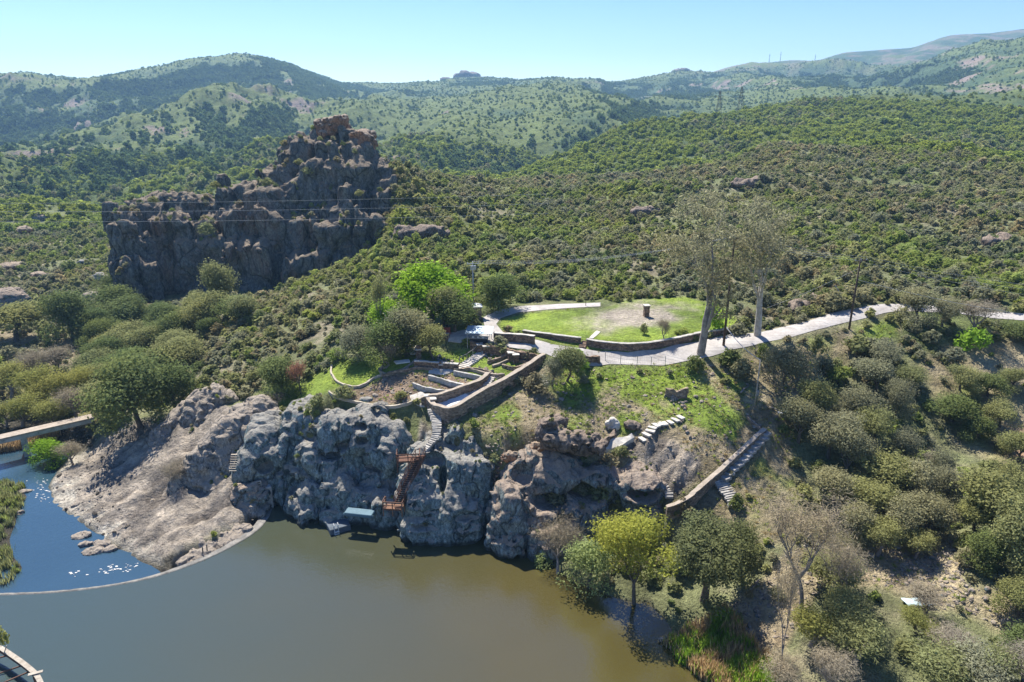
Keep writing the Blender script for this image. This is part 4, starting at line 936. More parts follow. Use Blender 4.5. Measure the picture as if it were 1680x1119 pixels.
def place_tree(key, w, hm, wm, name, label, group=None, cat="tree", rz=None, rn=random.Random(4)):
    pr = PR[key]; e = empty(name, (w[0], w[1], w[2]), rn.uniform(0, 6.28) if rz is None else rz)
    e.scale = (wm, wm, hm)
    t = obj("trunk", pr['trunk'], None, e); c = obj("crown", pr['crown'], None, e)
    return tag(e, label, cat, group)
def place_shrub(key, w, hm, wm, name, label, group=None, cat="shrub", rn=random.Random(5)):
    o = obj(name, PR[key]['mesh']); o.location = (w[0], w[1], w[2] - .05 * hm); o.rotation_euler = (0, 0, rn.uniform(0, 6.28)); o.scale = (wm, wm, hm)
    return tag(o, label, cat, group)
def dep(w): return w[1] * CP - (w[2] - CAMZ) * SP
def mpp(w): return dep(w) / FPX
TAKEN = []
ROWS = {}
def tree(px, py, hpx, wpx, key, name, label, group=None, z=None, cat="tree", d=None):
    w = hit(px, py) if d is None else Vector(PD(px, py, d)); m = mpp(w); TAKEN.append((w.x, w.y, wpx * m * .4))
    f = place_shrub if key.startswith('s_') else place_tree
    o = f(key, w, hpx * m / .93, wpx * m, name, label, group, cat)
    if group: ROWS.setdefault(group, []).append((py, px, o, wpx))
    return o

# the trees and bushes one can tell apart
tree(1148, 578, 240, 150, 'bare1', 'x', 'x') if False else None
G = "willows along the river bed"
for i, (px, py, h, w_, k) in enumerate([(20, 655, 60, 55, 'willow0'), (60, 668, 66, 60, 'willow1'), (100, 672, 58, 60, 'willow0'), (38, 700, 52, 52, 'willow1'), (85, 705, 50, 58, 'willow0'), (128, 690, 56, 50, 'bare1'), (12, 700, 40, 42, 'willow0'), (60, 640, 62, 50, 'bare0'), (92, 625, 54, 50, 'bare1'), (130, 655, 50, 46, 'willow1')]):
    bare = k.startswith('bare')
    tree(px, py, h, w_, k, 'willow_tree', "leafless grey brown willow in the pale river scrub on the left" if bare else "yellow green willow in the river bed beyond the bridge", G + (", bare" if bare else ""))
tree(88, 765, 44, 58, 'bright1', 'riverside_bush', "bright green bush at the water edge just right of the bridge pier", cat="bush")
tree(120, 762, 40, 40, 'bare0', 'riverside_bush', "thin brownish bush between the bright green bush and the slab", cat="bush")
for px, py, h, w_, k, lab in [(232, 700, 112, 128, 'oak0', "largest dark oak clump standing on the valley edge above the pale slab"), (190, 690, 62, 62, 'olive1', "olive green oak left of the largest dark oak, near the bridge end"), (288, 668, 70, 76, 'oak2', "dark oak touching the right side of the largest oak"),
        (462, 650, 62, 74, 'oak2', "round brown green oak alone at the head of the green bank"), (262, 640, 60, 80, 'oak1', "dark oak behind the largest oak"), (120, 560, 78, 84, 'oak0', "dark spreading oak below the boulder slope at the left"), (28, 560, 56, 90, 'olive2', "low wide oak at the left edge below the huge boulder"),
        (330, 535, 54, 40, 'olive0', "pointed oak at the foot of the butte cave"), (372, 520, 88, 46, 'olive1', "tall leaning pine like oak against the dark butte wall"), (395, 535, 48, 40, 'olive2', "small oak with a visible trunk just right of the leaning one"), (335, 552, 66, 60, 'olive1', "oak with a bent trunk on the spur edge"), (196, 500, 50, 40, 'oak1', "dark oak tucked against the left corner of the butte")]:
    tree(px, py, h, w_, k, 'oak_tree', lab, cat="oak tree")
GV = "oaks filling the valley below the butte"
rn = random.Random(77)
for i in range(52):
    px = rn.uniform(150, 400); py = rn.uniform(515, 640)
    if px > 330 and py > 560: px -= 150
    if px - 150 > 260 * (1 - (py - 515) / 260): continue
    s = rn.uniform(30, 56) * (py / 580)
    tree(px, py, s * .95, s * 1.25, rn.choice(['oak0', 'oak1', 'oak2', 'olive0', 'olive1', 'olive2']), 'oak_tree', "one of many dark round oaks crowded in the valley below the butte", GV, cat="oak tree")
for px, py, h, w_, k, nm, lab in [
    (706, 527, 88, 112, 'bright0', 'shade_tree', "big bright green round tree behind the garden terraces"), (640, 560, 62, 80, 'bright1', 'shade_tree', "bright green lower tree left of the big round one"), (746, 545, 58, 60, 'oak1', 'shade_tree', "dark green tree between the big bright tree and the stone gate pillar"),
    (726, 540, 70, 50, 'euc' if False else 'olive1', 'shade_tree', "grey green tree with several stems right behind the big bright tree"), (668, 580, 70, 62, 'greyoak1', 'shade_tree', "brownish tree overhanging the left garden stairs"), (640, 590, 60, 80, 'oak2', 'shade_tree', "dark oak shading the back of the left lawn"), (590, 585, 50, 70, 'greyoak2', 'shade_tree', "grey brown oak at the back left corner of the lawn"),
    (622, 570, 114, 26, 'cypress0', 'slender_tree', "tall slender thin leaved tree standing over the left lawn"), (625, 608, 50, 50, 'purple0', 'bare_tree', "leafless purplish tree at the lawn edge"), (712, 590, 52, 44, 'olive2', 'young_tree', "small olive green tree in the upper terrace"),
    (494, 645, 56, 34, 'red0', 'bare_tree', "thin reddish dead tree beside the round oak on the green bank"), (820, 508, 54, 70, 'oak2', 'oak_tree', "dark oak on the slope right behind the gate pillar"), (455, 668, 26, 40, 'bare0', 'bare_bush', "small bare bush on the green bank below the round oak"),
    (280, 812, 56, 50, 'purple0', 'bare_bush', "leafless grey bush in the hollow of the pale slab"), (474, 825, 44, 34, 'willow1', 'cliff_bush', "small yellow green bush growing in the cleft beside the dam gatepost"), (580, 862, 40, 52, 'willow0', 'cliff_bush', "leafy light green bush partly covering the blue raft"), (626, 866, 52, 40, 'olive0', 'cliff_bush', "dark bush at the foot of the red stairs"),
    (915, 945, 92, 76, 'purple0', 'bare_tree', "purplish leafless tree in front of the cave crag"), (890, 935, 40, 34, 's_pale0', 'pale_bush', "pale green bush at the waterline below the cave crag"), (965, 965, 80, 76, 'pale0', 'pale_bush', "large pale green willow bush left of the yellow green tree"),
    (1040, 992, 158, 116, 'cottonwood0', 'cottonwood_tree', "tall yellow green tree leaning over the lake with a dark trunk"), (1155, 985, 138, 150, 'shoreoak0', 'oak_tree', "biggest dark oak on the lake shore right of the yellow green tree"), (1218, 945, 96, 76, 'shoreoak1', 'oak_tree', "olive oak rising behind the biggest shore oak"),
    (930, 625, 56, 48, 'olive2', 'young_tree', "leafy grey green tree at the right end of the terrace wall"), (906, 632, 46, 40, 'greyoak0', 'young_tree', "brownish tree beside the leafy grey green one at the terrace wall"), (878, 640, 34, 50, 's_brown1', 'shrub', "low olive brown bush under the outer terrace wall"),
    (948, 610, 36, 30, 'bright1', 'young_tree', "small fresh green tree near the road wall end"), (1090, 560, 36, 22, 'bare0', 'sapling', "thin sapling on the loop lawn"), (1168, 545, 60, 40, 's_bright0', 'leafy_bush', "bright leafy bush between the two tall trees"), (1055, 548, 26, 16, 's_olive0', 'leafy_bush', "little upright bush on the loop lawn near the wall"), (1120, 548, 16, 28, 's_green0', 'leafy_bush', "low green bush against the loop lawn wall"),
    (1195, 600, 38, 46, 's_dark0', 'shrub', "dark shrub just below the drive under the left tall tree"), (1215, 620, 40, 54, 's_grey0', 'shrub', "pale grey shrub right of the dark one below the drive"), (1140, 610, 40, 36, 's_dark1', 'shrub', "dark shrub in the shade of the left tall tree trunk"), (1282, 630, 64, 78, 'greyoak2', 'grey_tree', "spreading grey tree on the green bank below the drive"), (1250, 590, 30, 34, 's_green1', 'shrub', "green shrub beside the right tall tree foot"),
    (1340, 582, 40, 30, 's_olive1', 'shrub', "dark upright shrub on the grass slope below the drive, upper of the pair"), (1350, 610, 34, 46, 's_grey1', 'shrub', "grey shrub just below the upright one on the grass slope"), (1400, 580, 42, 52, 's_olive0', 'shrub', "rounded shrub right of the pair on the grass slope"), (1372, 610, 28, 26, 's_olive1', 'shrub', "small round shrub on the grass slope with a dark shadow"),
    (1500, 530, 52, 66, 'greyoak0', 'roadside_tree', "dense dark tree hiding the bend of the drive, leftmost of three"), (1545, 535, 44, 44, 'greyoak1', 'roadside_tree', "umbrella shaped tree with a clear stem at the bend of the drive"), (1588, 545, 52, 66, 'bare0', 'roadside_tree', "brown nearly leafless tree right of the umbrella shaped one"), (1592, 575, 50, 56, 's_bright0', 'leafy_bush', "bright green round bush below the bend of the drive"),
    (1210, 835, 34, 34, 's_dark0', 'shrub', "small dark bush at the foot of the lower stone steps"), (660, 655, 20, 26, 's_olive0', 'shrub', "small tufted bush on the bare earth of the lower terrace"), (1308, 1010, 200, 120, 'sycamore0', 'bare_tree', "tall leafless twin stemmed tree on the shore flat"), (1272, 1115, 235, 44, 'sycamore1', 'bare_tree', "thin pale leafless tree in the foreground at the shore"),
    (1360, 1000, 120, 90, 'sycamore1', 'bare_tree', "smaller bare tree right of the twin stemmed one"), (1350, 960, 60, 80, 'olive1', 'olive_tree', "olive green tree behind the bare trees on the flat"), (1530, 780, 40, 40, 'bare1', 'bare_bush', "bare upright bush on open ground high right"), (1520, 1010, 52, 60, 'bare1', 'bare_bush', "leafless bush beside the pale blue sheet")]:
    if k == 'euc': k = 'olive1'
    tree(px, py, h, w_, k, nm, lab, cat=nm.replace('_', ' '))
for px, py, h, w_, k in [(338, 385, 22, 34, 's_green1')]:
    w = PD(338, 385, 179); place_shrub('s_olive1', Vector(w), 3.9, 6.2, 'ledge_bush', "yellow green bush on a ledge in the middle of the dark butte wall", cat="bush")
for px, py, d, s, lab in [(437, 303, 188, 4.5, "green bush on the shoulder where the butte rises"), (490, 268, 190, 3.4, "upper small bush on the butte face"), (505, 282, 188, 4.0, "bush on a sloping ledge below the upper one on the butte face"), (541, 236, 190, 2.4, "tiny bush right below the butte summit boulder"), (352, 305, 192, 3.6, "bush against the knob on the butte shoulder"), (590, 318, 182, 3.2, "bush on the right part of the butte face"), (250, 330, 186, 3.6, "dry bush on the left end of the butte top")]:
    w = PD(px, py + 4, d); place_shrub('s_olive0', Vector(w), s * .8, s, 'ledge_bush', lab, cat="bush")
for px, py, s, lab in [(448, 710, 2.8, "dark bush on top of the rock beside the long grey rib"), (745, 668 + 12, 1.6, "small bush at the corner under the terrace wall")]:
    tree(px, py, s * 12, s * 15, 's_dark1', 'shrub', lab, cat="shrub")

# grey thicket right of the lawn and the scrub in the lower right corner
GT_ = "grey oak thicket right of the long wall"
rn = random.Random(12)
for px, py, h, w_ in [(1310, 720, 60, 70), (1340, 690, 55, 60), (1355, 745, 66, 76), (1400, 700, 62, 70), (1390, 780, 70, 80), (1430, 740, 66, 74), (1450, 800, 74, 84), (1420, 840, 70, 80), (1475, 760, 60, 66), (1500, 830, 72, 80), (1465, 880, 70, 84), (1440, 905, 56, 70), (1520, 880, 66, 76), (1550, 830, 60, 70), (1530, 790, 56, 60), (1370, 820, 60, 70), (1395, 880, 60, 70), (1500, 910, 50, 60), (1440, 640, 50, 66), (1470, 680, 56, 70), (1440, 600, 40, 56), (1490, 640, 48, 60)]:
    tree(px + rn.uniform(-6, 6), py + 6, h * rn.uniform(.85, 1.3), w_ * rn.uniform(.7, .98), rn.choice(['greyoak0', 'greyoak1', 'greyoak2', 'scrub1', 'greyoak1', 'olive2']), 'thicket_oak', "rounded grey green oak massed in the thicket right of the long stone wall", GT_, cat="oak")
GE = "oaks down the right edge"
for px, py, h, w_ in [(1640, 880, 100, 90), (1670, 930, 110, 90), (1655, 820, 60, 60), (1600, 870, 50, 54), (1610, 930, 60, 66), (1668, 760, 50, 60), (1640, 700, 40, 54), (1670, 1010, 60, 60), (1560, 690, 40, 60), (1600, 720, 36, 50), (1620, 650, 36, 50), (1575, 640, 40, 50), (1660, 640, 34, 44), (1675, 560, 30, 46)]:
    tree(px, py, h, w_, rn.choice(['oak1', 'olive0', 'oak2', 'olive1']), 'oak_tree', "scattered green oak near the right edge of the photo", GE, cat="oak tree")
GS = "scrub willows in the lower right corner"
for px, py, h, w_, k in [(1330, 1060, 90, 90, 'willow0'), (1375, 1040, 96, 84, 'scrub0'), (1400, 1090, 100, 100, 'scrub1'), (1530, 1130, 96, 110, 'scrub1'), (1560, 1080, 70, 80, 'bare1'), (1590, 1140, 90, 100, 'greyoak1'), (1640, 1130, 80, 90, 'olive0'), (1670, 1080, 70, 70, 'oak1'), (1350, 1130, 90, 90, 'bare0'), (1500, 1040, 56, 60, 'willow0'), (1290, 1130, 60, 80, 'bare0'), (1675, 1130, 90, 80, 'bare0'), ]:
    tree(px, py, h * .8, w_ * .85, k, 'scrub_willow', "mixed thin scrub tree crowded in the lower right corner", GS, cat="scrub tree")

# words that single out each tree of a crowd by its row and place
ORD = ['first', 'second', 'third', 'fourth', 'fifth', 'sixth', 'seventh', 'eighth', 'ninth', 'tenth', 'eleventh', 'twelfth', 'thirteenth', 'fourteenth']
def tell_apart(group, rows, text):
    L_ = sorted(ROWS[group], key=lambda t: t[0]); n = len(L_); names = {1: [''], 2: ['back', 'front'], 3: ['back', 'middle', 'front'], 4: ['rearmost', 'upper middle', 'lower middle', 'front'], 5: ['rearmost', 'second', 'middle', 'fourth', 'nearest']}[rows]
    for r in range(rows):
        row = sorted(L_[n * r // rows:n * (r + 1) // rows], key=lambda t: t[1]); med = sorted(t[3] for t in row)[len(row) // 2]
        for i, t in enumerate(row):
            k_ = 'leftmost' if i == 0 else ('rightmost' if i == len(row) - 1 else ORD[i] + ' from left')
            t[2]["label"] = "%s %s, %s in the %s row" % ('larger' if t[3] > med else 'smaller', text, k_, names[r])
tell_apart(GV, 5, "dark oak in the valley below the butte")
tell_apart(GT_, 3, "thicket oak right of the long wall")
tell_apart(GE, 2, "green oak near the right photo edge")
tell_apart(GS, 2, "scrub tree in the lower right corner")
tell_apart(G, 2, "yellow green river bed willow")
tell_apart(G + ", bare", 1, "bare grey willow in the river bed")
for t in ROWS[G + ", bare"]: t[2]["label"] = t[2]["label"].replace(", leftmost in the  row", ", leftmost").replace(" in the  row", "")
# big eucalypts by the drive
def eucalypt(px, py, hpx, wpx, seed, label, bark, lf, nl, rz=0):
    w = hit(px, py); m = mpp(w); h = hpx * m / .93; rn = np.random.default_rng(seed)
    mb = MB(); tips = []
    def limb(p, d, L, r, lv):
        pts = [p]; rad = [r]; dd = Vector(d)
        for i in range(5):
            dd = (dd + Vector(rn.normal(size=3)) * (.03 if lv == 0 else .10) + Vector((0, 0, .06 if lv < 3 else -.05))).normalized(); p = p + dd * L / 5; pts.append(p); rad.append(r * (1 - .5 * (i + 1) / 5))
            if lv >= 2 and i > 1: tips.append(p)
        mb.tube(pts, rad, [9, 7, 5, 4, 3][lv], cap=False)
        if lv == 4: return
        for i in range([3, 4, 3, 3][lv]):
            j = rn.integers(2, 6); a = rn.uniform(0, 6.28); s = [.38, .55, .7, .9][lv]
            nd_ = (dd + Vector((math.cos(a) * s, math.sin(a) * s, rn.uniform(-.05, .35)))).normalized()
            limb(pts[j], nd_, L * rn.uniform(.55, .8), rad[j] * .62, lv + 1)
    limb(Vector((0, 0, -.5)), Vector((0.0, .02, 1)), h * .34, h * .0175, 0)
    a = h * .30
    cl = [(np.array(t), np.array([1, 1, 1.1]) * rn.uniform(.35, .8)) for t in tips]
    P = leaves(cl, nl // (2 if QUICK else 1), .115, rn, .15, 2.8, droop=1.5)
    T_ = leaves(cl, nl // 3, .022, rn, .05, 34.0, droop=.6); P = (np.concatenate([P[0], T_[0]]), np.concatenate([P[1], T_[1] + len(P[0])]), np.concatenate([P[2], T_[2]]))
    V = np.array(mb.V); zt = np.percentile(P[0][:, 2], 99.7); sw = (wpx * m) / (np.percentile(P[0][:, 0], 98.5) - np.percentile(P[0][:, 0], 1.5)); sz = h / zt
    f = lambda A: A * np.array([sw, sw, sz])
    mb.V = [tuple(v) for v in f(V)]
    e = empty("eucalyptus_tree", w, rz); mb.build("trunk", bark, e, smooth=True); obj("crown", leaf_me("crown", [(f(P[0]), P[1], P[2])], LF[lf]), None, e)
    TAKEN.append((w.x, w.y, 3)); return tag(e, label, "eucalyptus tree")
M_EUC = mat_mottled("eucalyptus_bark", [(.3, (.13, .11, .095)), (.5, (.26, .23, .20)), (.7, (.38, .34, .29))], 1.0, bumps=((5, .5, .05),))
eucalypt(1149, 580, 246, 134, 3, "tall brownish eucalyptus with a thick grey trunk at the lower drive edge", M_EUC, 'euc', 5200)
eucalypt(1243, 551, 205, 112, 8, "tall eucalyptus with pale white limbs, right of the two giants by the drive", M_PALEBARK, 'euc', 4200)

TAKEN += [(float(PD(715, 690, 89.5)[0]), float(PD(715, 690, 89.5)[1]), 3.2), (float(PD(706, 700, 89)[0]), float(PD(706, 700, 89)[1]), 3.0)]
# ---- hillside chaparral
def occluded(x, y, z):
    t = np.linspace(.25, .985, 60)[:, None]
    zz_ = CAMZ + (z[None] - CAMZ) * t; return (sample(H, x[None] * t, y[None] * t) > zz_).any(0)
rn = np.random.default_rng(2024)
def rscatter(n, r0, r1, half=R(50)):
    "uniform per ground area in a sector"
    th = rn.uniform(-half, half, n); r = np.sqrt(rn.uniform(r0 ** 2, r1 ** 2, n)); return r * np.sin(th), r * np.cos(th)
EXC = np.clip(np.maximum.reduce([zroad * 1.5, zloop, zterr, zlawn, zdirt, zgreen * .93, zplat * .985, zrock, zslope * .985, zbare * .93, zval * .6, zopen * .84, ztrack * .99, zverge * .95, zcorner * .9]), 0, 1)
# keep clear of the butte and crags
bx0, by0 = -112, 176
def keep(x, y, e=1.0):
    k = rn.random(len(x)) > sample(EXC, x, y) * e; k &= (sample(H, x, y) > .35) | (np.hypot(x, y) > 132)
    px_b = (x > -106) & (x < -36) & (y > 176) & (y < 206); k &= ~px_b
    return k
pts = []
x, y = rscatter(int((.5 * R(100) * (340 ** 2 - 60 ** 2)) * .82), 60, 340); k = keep(x, y)
k &= ~((np.hypot(x, y) < 100) & (x < 8) & (rn.random(len(x)) < .4))
k &= rn.random(len(x)) < .80 + .9 * fbm(x / 16, y / 16, o=3, seed=540)
for tx, ty, tr_ in TAKEN: k &= ~((x - tx) ** 2 + (y - ty) ** 2 < (tr_ * .8) ** 2)
x, y = x[k], y[k]; z = sample(H, x, y)
cn = fbm(x / 30, y / 30, o=3, seed=500) + .5 * fbm(x / 7, y / 7, o=2, seed=510)
siz = np.clip(1.6 * np.exp(.42 * rn.normal(size=len(x))) * (1 + .35 * fbm(x / 18, y / 18, o=2, seed=520)), 1.0, 5.2)
u = rn.random(len(x))
left = sstep(0, -40, x)
# species by place: grey and brown higher right, olive and green on the spur
kind = np.where(cn > .3, np.where(u < .6, 1, 0), np.where(cn > 0, np.where(u < .5, 0, np.where(u < .75, 2, 1)), np.where(u < .38, 2, np.where(u < .52, 3, np.where(u < .88, 0, 4)))))
r_ = np.hypot(x, y)
a_ = (y * CP - (z - CAMZ) * SP); qx = x / a_ * FPX + 840; qy = 559.5 - ((y * SP + (z - CAMZ) * CP) / a_) * FPX
vis = (qx > -10) & (qx < 1690) & (qy > 0) & (qy < 1130) & ~occluded(x, y, z + 1.2)
score = np.where(vis, siz / a_, 0); order = np.argsort(-score)[:240]
CN = ['olive', 'green', 'grey', 'brown', 'dark']
LABC = ['olive', 'green', 'grey green', 'brownish', 'dark green']
ind = np.zeros(len(x), bool); ind[order] = True
for i in order:
    c = CN[kind[i]]; area = "on the spur slope left of the terraces" if qx[i] < 760 else ("on the slope above the drive" if qy[i] < 505 else ("below the drive toward the right edge" if qx[i] > 1200 else "around the lawns in the middle of the photo"))
    if qx[i] < 430 and qy[i] > 500: area = "in the valley and on the banks at the left"
    place_shrub('s_%s%d' % (c, i % 2), (x[i], y[i], z[i]), siz[i] * .78, siz[i], 'chaparral_shrub', "%s chaparral shrub %s" % (LABC[kind[i]], area), "%s chaparral shrubs %s" % (LABC[kind[i]], area))

def scatter(name, X, Y, Zc, sc, idx, meshes, label, cat, tilt=.0, zs=None):
    "one stuff object: instances of the given meshes on points"
    sub = bpy.data.collections.new(name + "_parts")
    for i, me in enumerate(meshes):
        o = bpy.data.objects.new("%s_%02d" % (name, i), me); sub.objects.link(o)
    me = mesh_from(name, np.stack([X, Y, Zc], -1), None); n = len(X)
    def at(nm, ty, key, v): a = me.attributes.new(nm, ty, 'POINT'); a.data.foreach_set(key, np.ascontiguousarray(v).ravel())
    rr_ = np.random.default_rng(n)
    at("rot", 'FLOAT_VECTOR', "vector", np.stack([tilt * rr_.normal(size=n), tilt * rr_.normal(size=n), rr_.uniform(0, 6.28, n)], -1).astype(np.float32))
    at("scl", 'FLOAT_VECTOR', "vector", np.stack([sc, sc, sc * (.78 if zs is None else zs)], -1).astype(np.float32)); at("idx", 'INT', "value", idx.astype(np.int32))
    o = obj(name, me); ng = bpy.data.node_groups.new(name + "_scatter", 'GeometryNodeTree')
    ng.interface.new_socket("Geometry", in_out='INPUT', socket_type='NodeSocketGeometry'); ng.interface.new_socket("Geometry", in_out='OUTPUT', socket_type='NodeSocketGeometry')
    gi = ng.nodes.new("NodeGroupInput"); go = ng.nodes.new("NodeGroupOutput"); ip = ng.nodes.new("GeometryNodeInstanceOnPoints"); ci = ng.nodes.new("GeometryNodeCollectionInfo")
    ci.inputs["Collection"].default_value = sub; ci.inputs["Separate Children"].default_value = True; ci.inputs["Reset Children"].default_value = True
    def na(nm, ty): a = ng.nodes.new("GeometryNodeInputNamedAttribute"); a.data_type = ty; a.inputs["Name"].default_value = nm; return a.outputs["Attribute"]
    L = ng.links.new
    L(gi.outputs[0], ip.inputs["Points"]); L(ci.outputs[0], ip.inputs["Instance"]); ip.inputs["Pick Instance"].default_value = True
    L(na("idx", 'INT'), ip.inputs["Instance Index"]); L(na("rot", 'FLOAT_VECTOR'), ip.inputs["Rotation"]); L(na("scl", 'FLOAT_VECTOR'), ip.inputs["Scale"])
    L(ip.outputs[0], go.inputs[0]); o.modifiers.new("scatter", 'NODES').node_group = ng
    return tag(o, label, cat, kind="stuff")
fm = []
for q, c in enumerate(SHK):
    for i in range(2):
        shrub_proto('f_%s%d' % (c, i), c, 300 + 10 * q + i, 190, .13, stems=False); fm.append(PR['f_%s%d' % (c, i)]['mesh'])
q = ~ind
scatter("hillside_chaparral", x[q], y[q], z[q] - .1, siz[q], kind[q] * 2 + rn.integers(0, 2, q.sum()), fm, "mixed grey green chaparral scrub covering the hillsides around the drive", "chaparral")
# ridge behind
LF['lime'] = mat_leaf('leaf_lime', (.22, .29, .06), (.28, .34, .08))
for i in range(2): shrub_proto('f_lime%d' % i, 'lime', 390 + i, 190, .13, stems=False)
x, y = rscatter(26000, 335, 690, R(46)); z = sample(H, x, y); k = ~((x < -150) & (y < 100)); x, y, z = x[k], y[k], z[k]
cn = fbm(x / 60, y / 60, o=4, seed=600); u = rn.random(len(x)); kind2 = np.where(cn > -.12, np.where(u < .8, 5, 1), np.where(u < .4, 1, np.where(u < .7, 0, np.where(u < .85, 4, 2))))
scatter("ridge_chaparral", x, y, z - .2, np.clip(3.5 * np.exp(.35 * rn.normal(size=len(x))), 2, 9), kind2 * 2 + rn.integers(0, 2, len(x)), fm + [PR['f_lime0']['mesh'], PR['f_lime1']['mesh']], "green scrub covering the ridge behind the near hill", "chaparral")
# ravine woods on the mountains
fp = []
for i in range(3):
    shrub_proto('g_%d' % i, 'farg', 400 + i, 110, .19, k=6, stems=False); fp.append(PR['g_%d' % i]['mesh'])
for i in range(2):
    shrub_proto('h_%d' % i, 'farg' if i else 'green', 410 + i, 100, .19, k=6, stems=False); fp.append(PR['h_%d' % i]['mesh'])
x, y = rscatter(800000, 520, 2500, R(43)); sv = sample(WOOD_SHADE, x, y); k = (rn.random(len(x)) < .05 + .85 * sstep(.16, -.2, sv)); x, y, sv = x[k][:240000], y[k][:240000], sv[k][:240000]; z = sample(H, x, y)
dk = sv < .06 + .15 * rn.normal(size=len(x))
s_ = np.clip(np.where(dk, 4.6, 3.4) * np.exp(.32 * rn.normal(size=len(x))), 2.2, 10)
ii = np.where(dk, rn.integers(0, 3, len(x)), 3 + rn.integers(0, 2, len(x)))
scatter("mountain_woodland", x, y, z - .4, s_, ii, fp, "dark oak woodland in the ravines of the far mountains", "woodland", zs=.9)

# ---- grasses, reeds, stones
def tuft(seed, leaf, n=26, spread=.35, wd=.05):
    rr_ = np.random.default_rng(seed); V = []; F = []; a = rr_.uniform(0, 6.28, n)
    for i in range(n):
        b = rr_.normal(size=2) * .15; t = np.array([math.cos(a[i]), math.sin(a[i])]); q = rr_.uniform(.2, 1) * spread; h = rr_.uniform(.55, 1.05); s = np.array([-t[1], t[0]]) * wd
        p0 = b; p1 = b + t * q * .4; p2 = b + t * q
        V += [(p0[0] - s[0], p0[1] - s[1], 0), (p0[0] + s[0], p0[1] + s[1], 0), (p1[0] + s[0] * .7, p1[1] + s[1] * .7, h * .6), (p1[0] - s[0] * .7, p1[1] - s[1] * .7, h * .6), (p2[0], p2[1], h)]
        F.append((5 * i, 5 * i + 1, 5 * i + 2, 5 * i + 3)); 
    T = [(5 * i + 3, 5 * i + 2, 5 * i + 4) for i in range(n)]
    me = mesh_from("tuft", V, F, T); at = me.attributes.new("leaf", 'FLOAT', 'FACE'); at.data.foreach_set("value", rr_.random(len(me.polygons)).astype(np.float32)); me.materials.append(LF[leaf]); return me
def polyscatter(poly, n, soft=0):
    P = np.array(pix2w(poly)); lo, hi = P.min(0), P.max(0); X = rn.uniform(lo[0], hi[0], n * 3); Y = rn.uniform(lo[1], hi[1], n * 3); m = inpoly(X, Y, P); return X[m][:n], Y[m][:n]
# reeds on the shore
X, Y = polyscatter([(1110, 1050), (1190, 1000), (1230, 1060), (1300, 1119), (1230, 1150), (1150, 1119), (1090, 1070)], 700)
scatter("reeds", X, Y, np.maximum(sample(H, X, Y), -.1), rn.uniform(.9, 1.7, len(X)), (rn.random(len(X)) < np.where(fbm(X / 3, Y / 3, o=2, seed=5) > .0, .9, .25)).astype(int), [tuft(1, 'bright'), tuft(2, 'straw')], "green and straw coloured reeds along the lake shore at the bottom right", "reeds", zs=1.1)
X, Y = polyscatter([(-40, 752), (0, 744), (90, 724), (96, 714), (40, 722), (-40, 735)], 420)
scatter("reeds", X, Y, np.maximum(sample(H, X, Y), -1.5), rn.uniform(.9, 1.6, len(X)), rn.integers(0, 2, len(X)), [tuft(3, 'straw'), tuft(4, 'straw')], "pale dry reeds along the water below the bridge", "reeds", zs=1.1)
X, Y = polyscatter([(-60, 790), (0, 788), (40, 802), (44, 815), (24, 850), (12, 885), (20, 915), (36, 938), (10, 960), (-60, 960)], 420)
scatter("bank_grass", X, Y, np.maximum(sample(H, X, Y), -1.5), rn.uniform(.6, 1.5, len(X)), rn.integers(0, 3, len(X)), [tuft(5, 'green'), tuft(6, 'olive'), tuft(7, 'olive')], "green rushes and grass on the left river bank", "grass", zs=.9)
# grass and weed tufts on lawns and slopes
gx_, gy_ = rscatter(52000, 66, 125, R(44)); gm = np.clip(sample(.75 * zplat + .3 * zslope + zgreen + .8 * zloop + .7 * zlawn + .35 * zterr + .3 * zbare, gx_, gy_), 0, 1) * (1 - np.clip(sample(zroad + zrock, gx_, gy_), 0, 1))
f_ = fbm(gx_ / 5, gy_ / 5, o=3, seed=700); k = (rn.random(len(gx_)) < gm * (.35 + .5 * (f_ > 0))) & (sample(H, gx_, gy_) > .3)
gx_, gy_, f_ = gx_[k], gy_[k], f_[k]
lw = sample(zlawn + zloop + zgreen, gx_, gy_) > .5
ti = np.where(lw, np.where(rn.random(len(gx_)) < .9, 0, 2), np.where(f_ > .1, rn.choice([0, 1, 2], len(gx_), p=[.35, .35, .3]), rn.choice([1, 2, 3], len(gx_), p=[.2, .4, .4])))
LF['lawn'] = mat_leaf("grass_blade", (.24, .37, .04), (.30, .41, .06), trans=.5); LF['dry'] = mat_leaf("dry_blade", (.36, .31, .17), (.44, .37, .22), trans=.5)
scatter("grass", gx_, gy_, sample(H, gx_, gy_) - .02, np.where(lw, .28, 1) * rn.uniform(.28, .6, len(gx_)), ti, [tuft(11, 'lawn', 18, .8), tuft(12, 'green', 18, .8), tuft(13, 'olive', 16, .8), tuft(14, 'dry', 16, .9)], "short green and dry grass growing on the lawns and slopes", "grass", zs=.5)
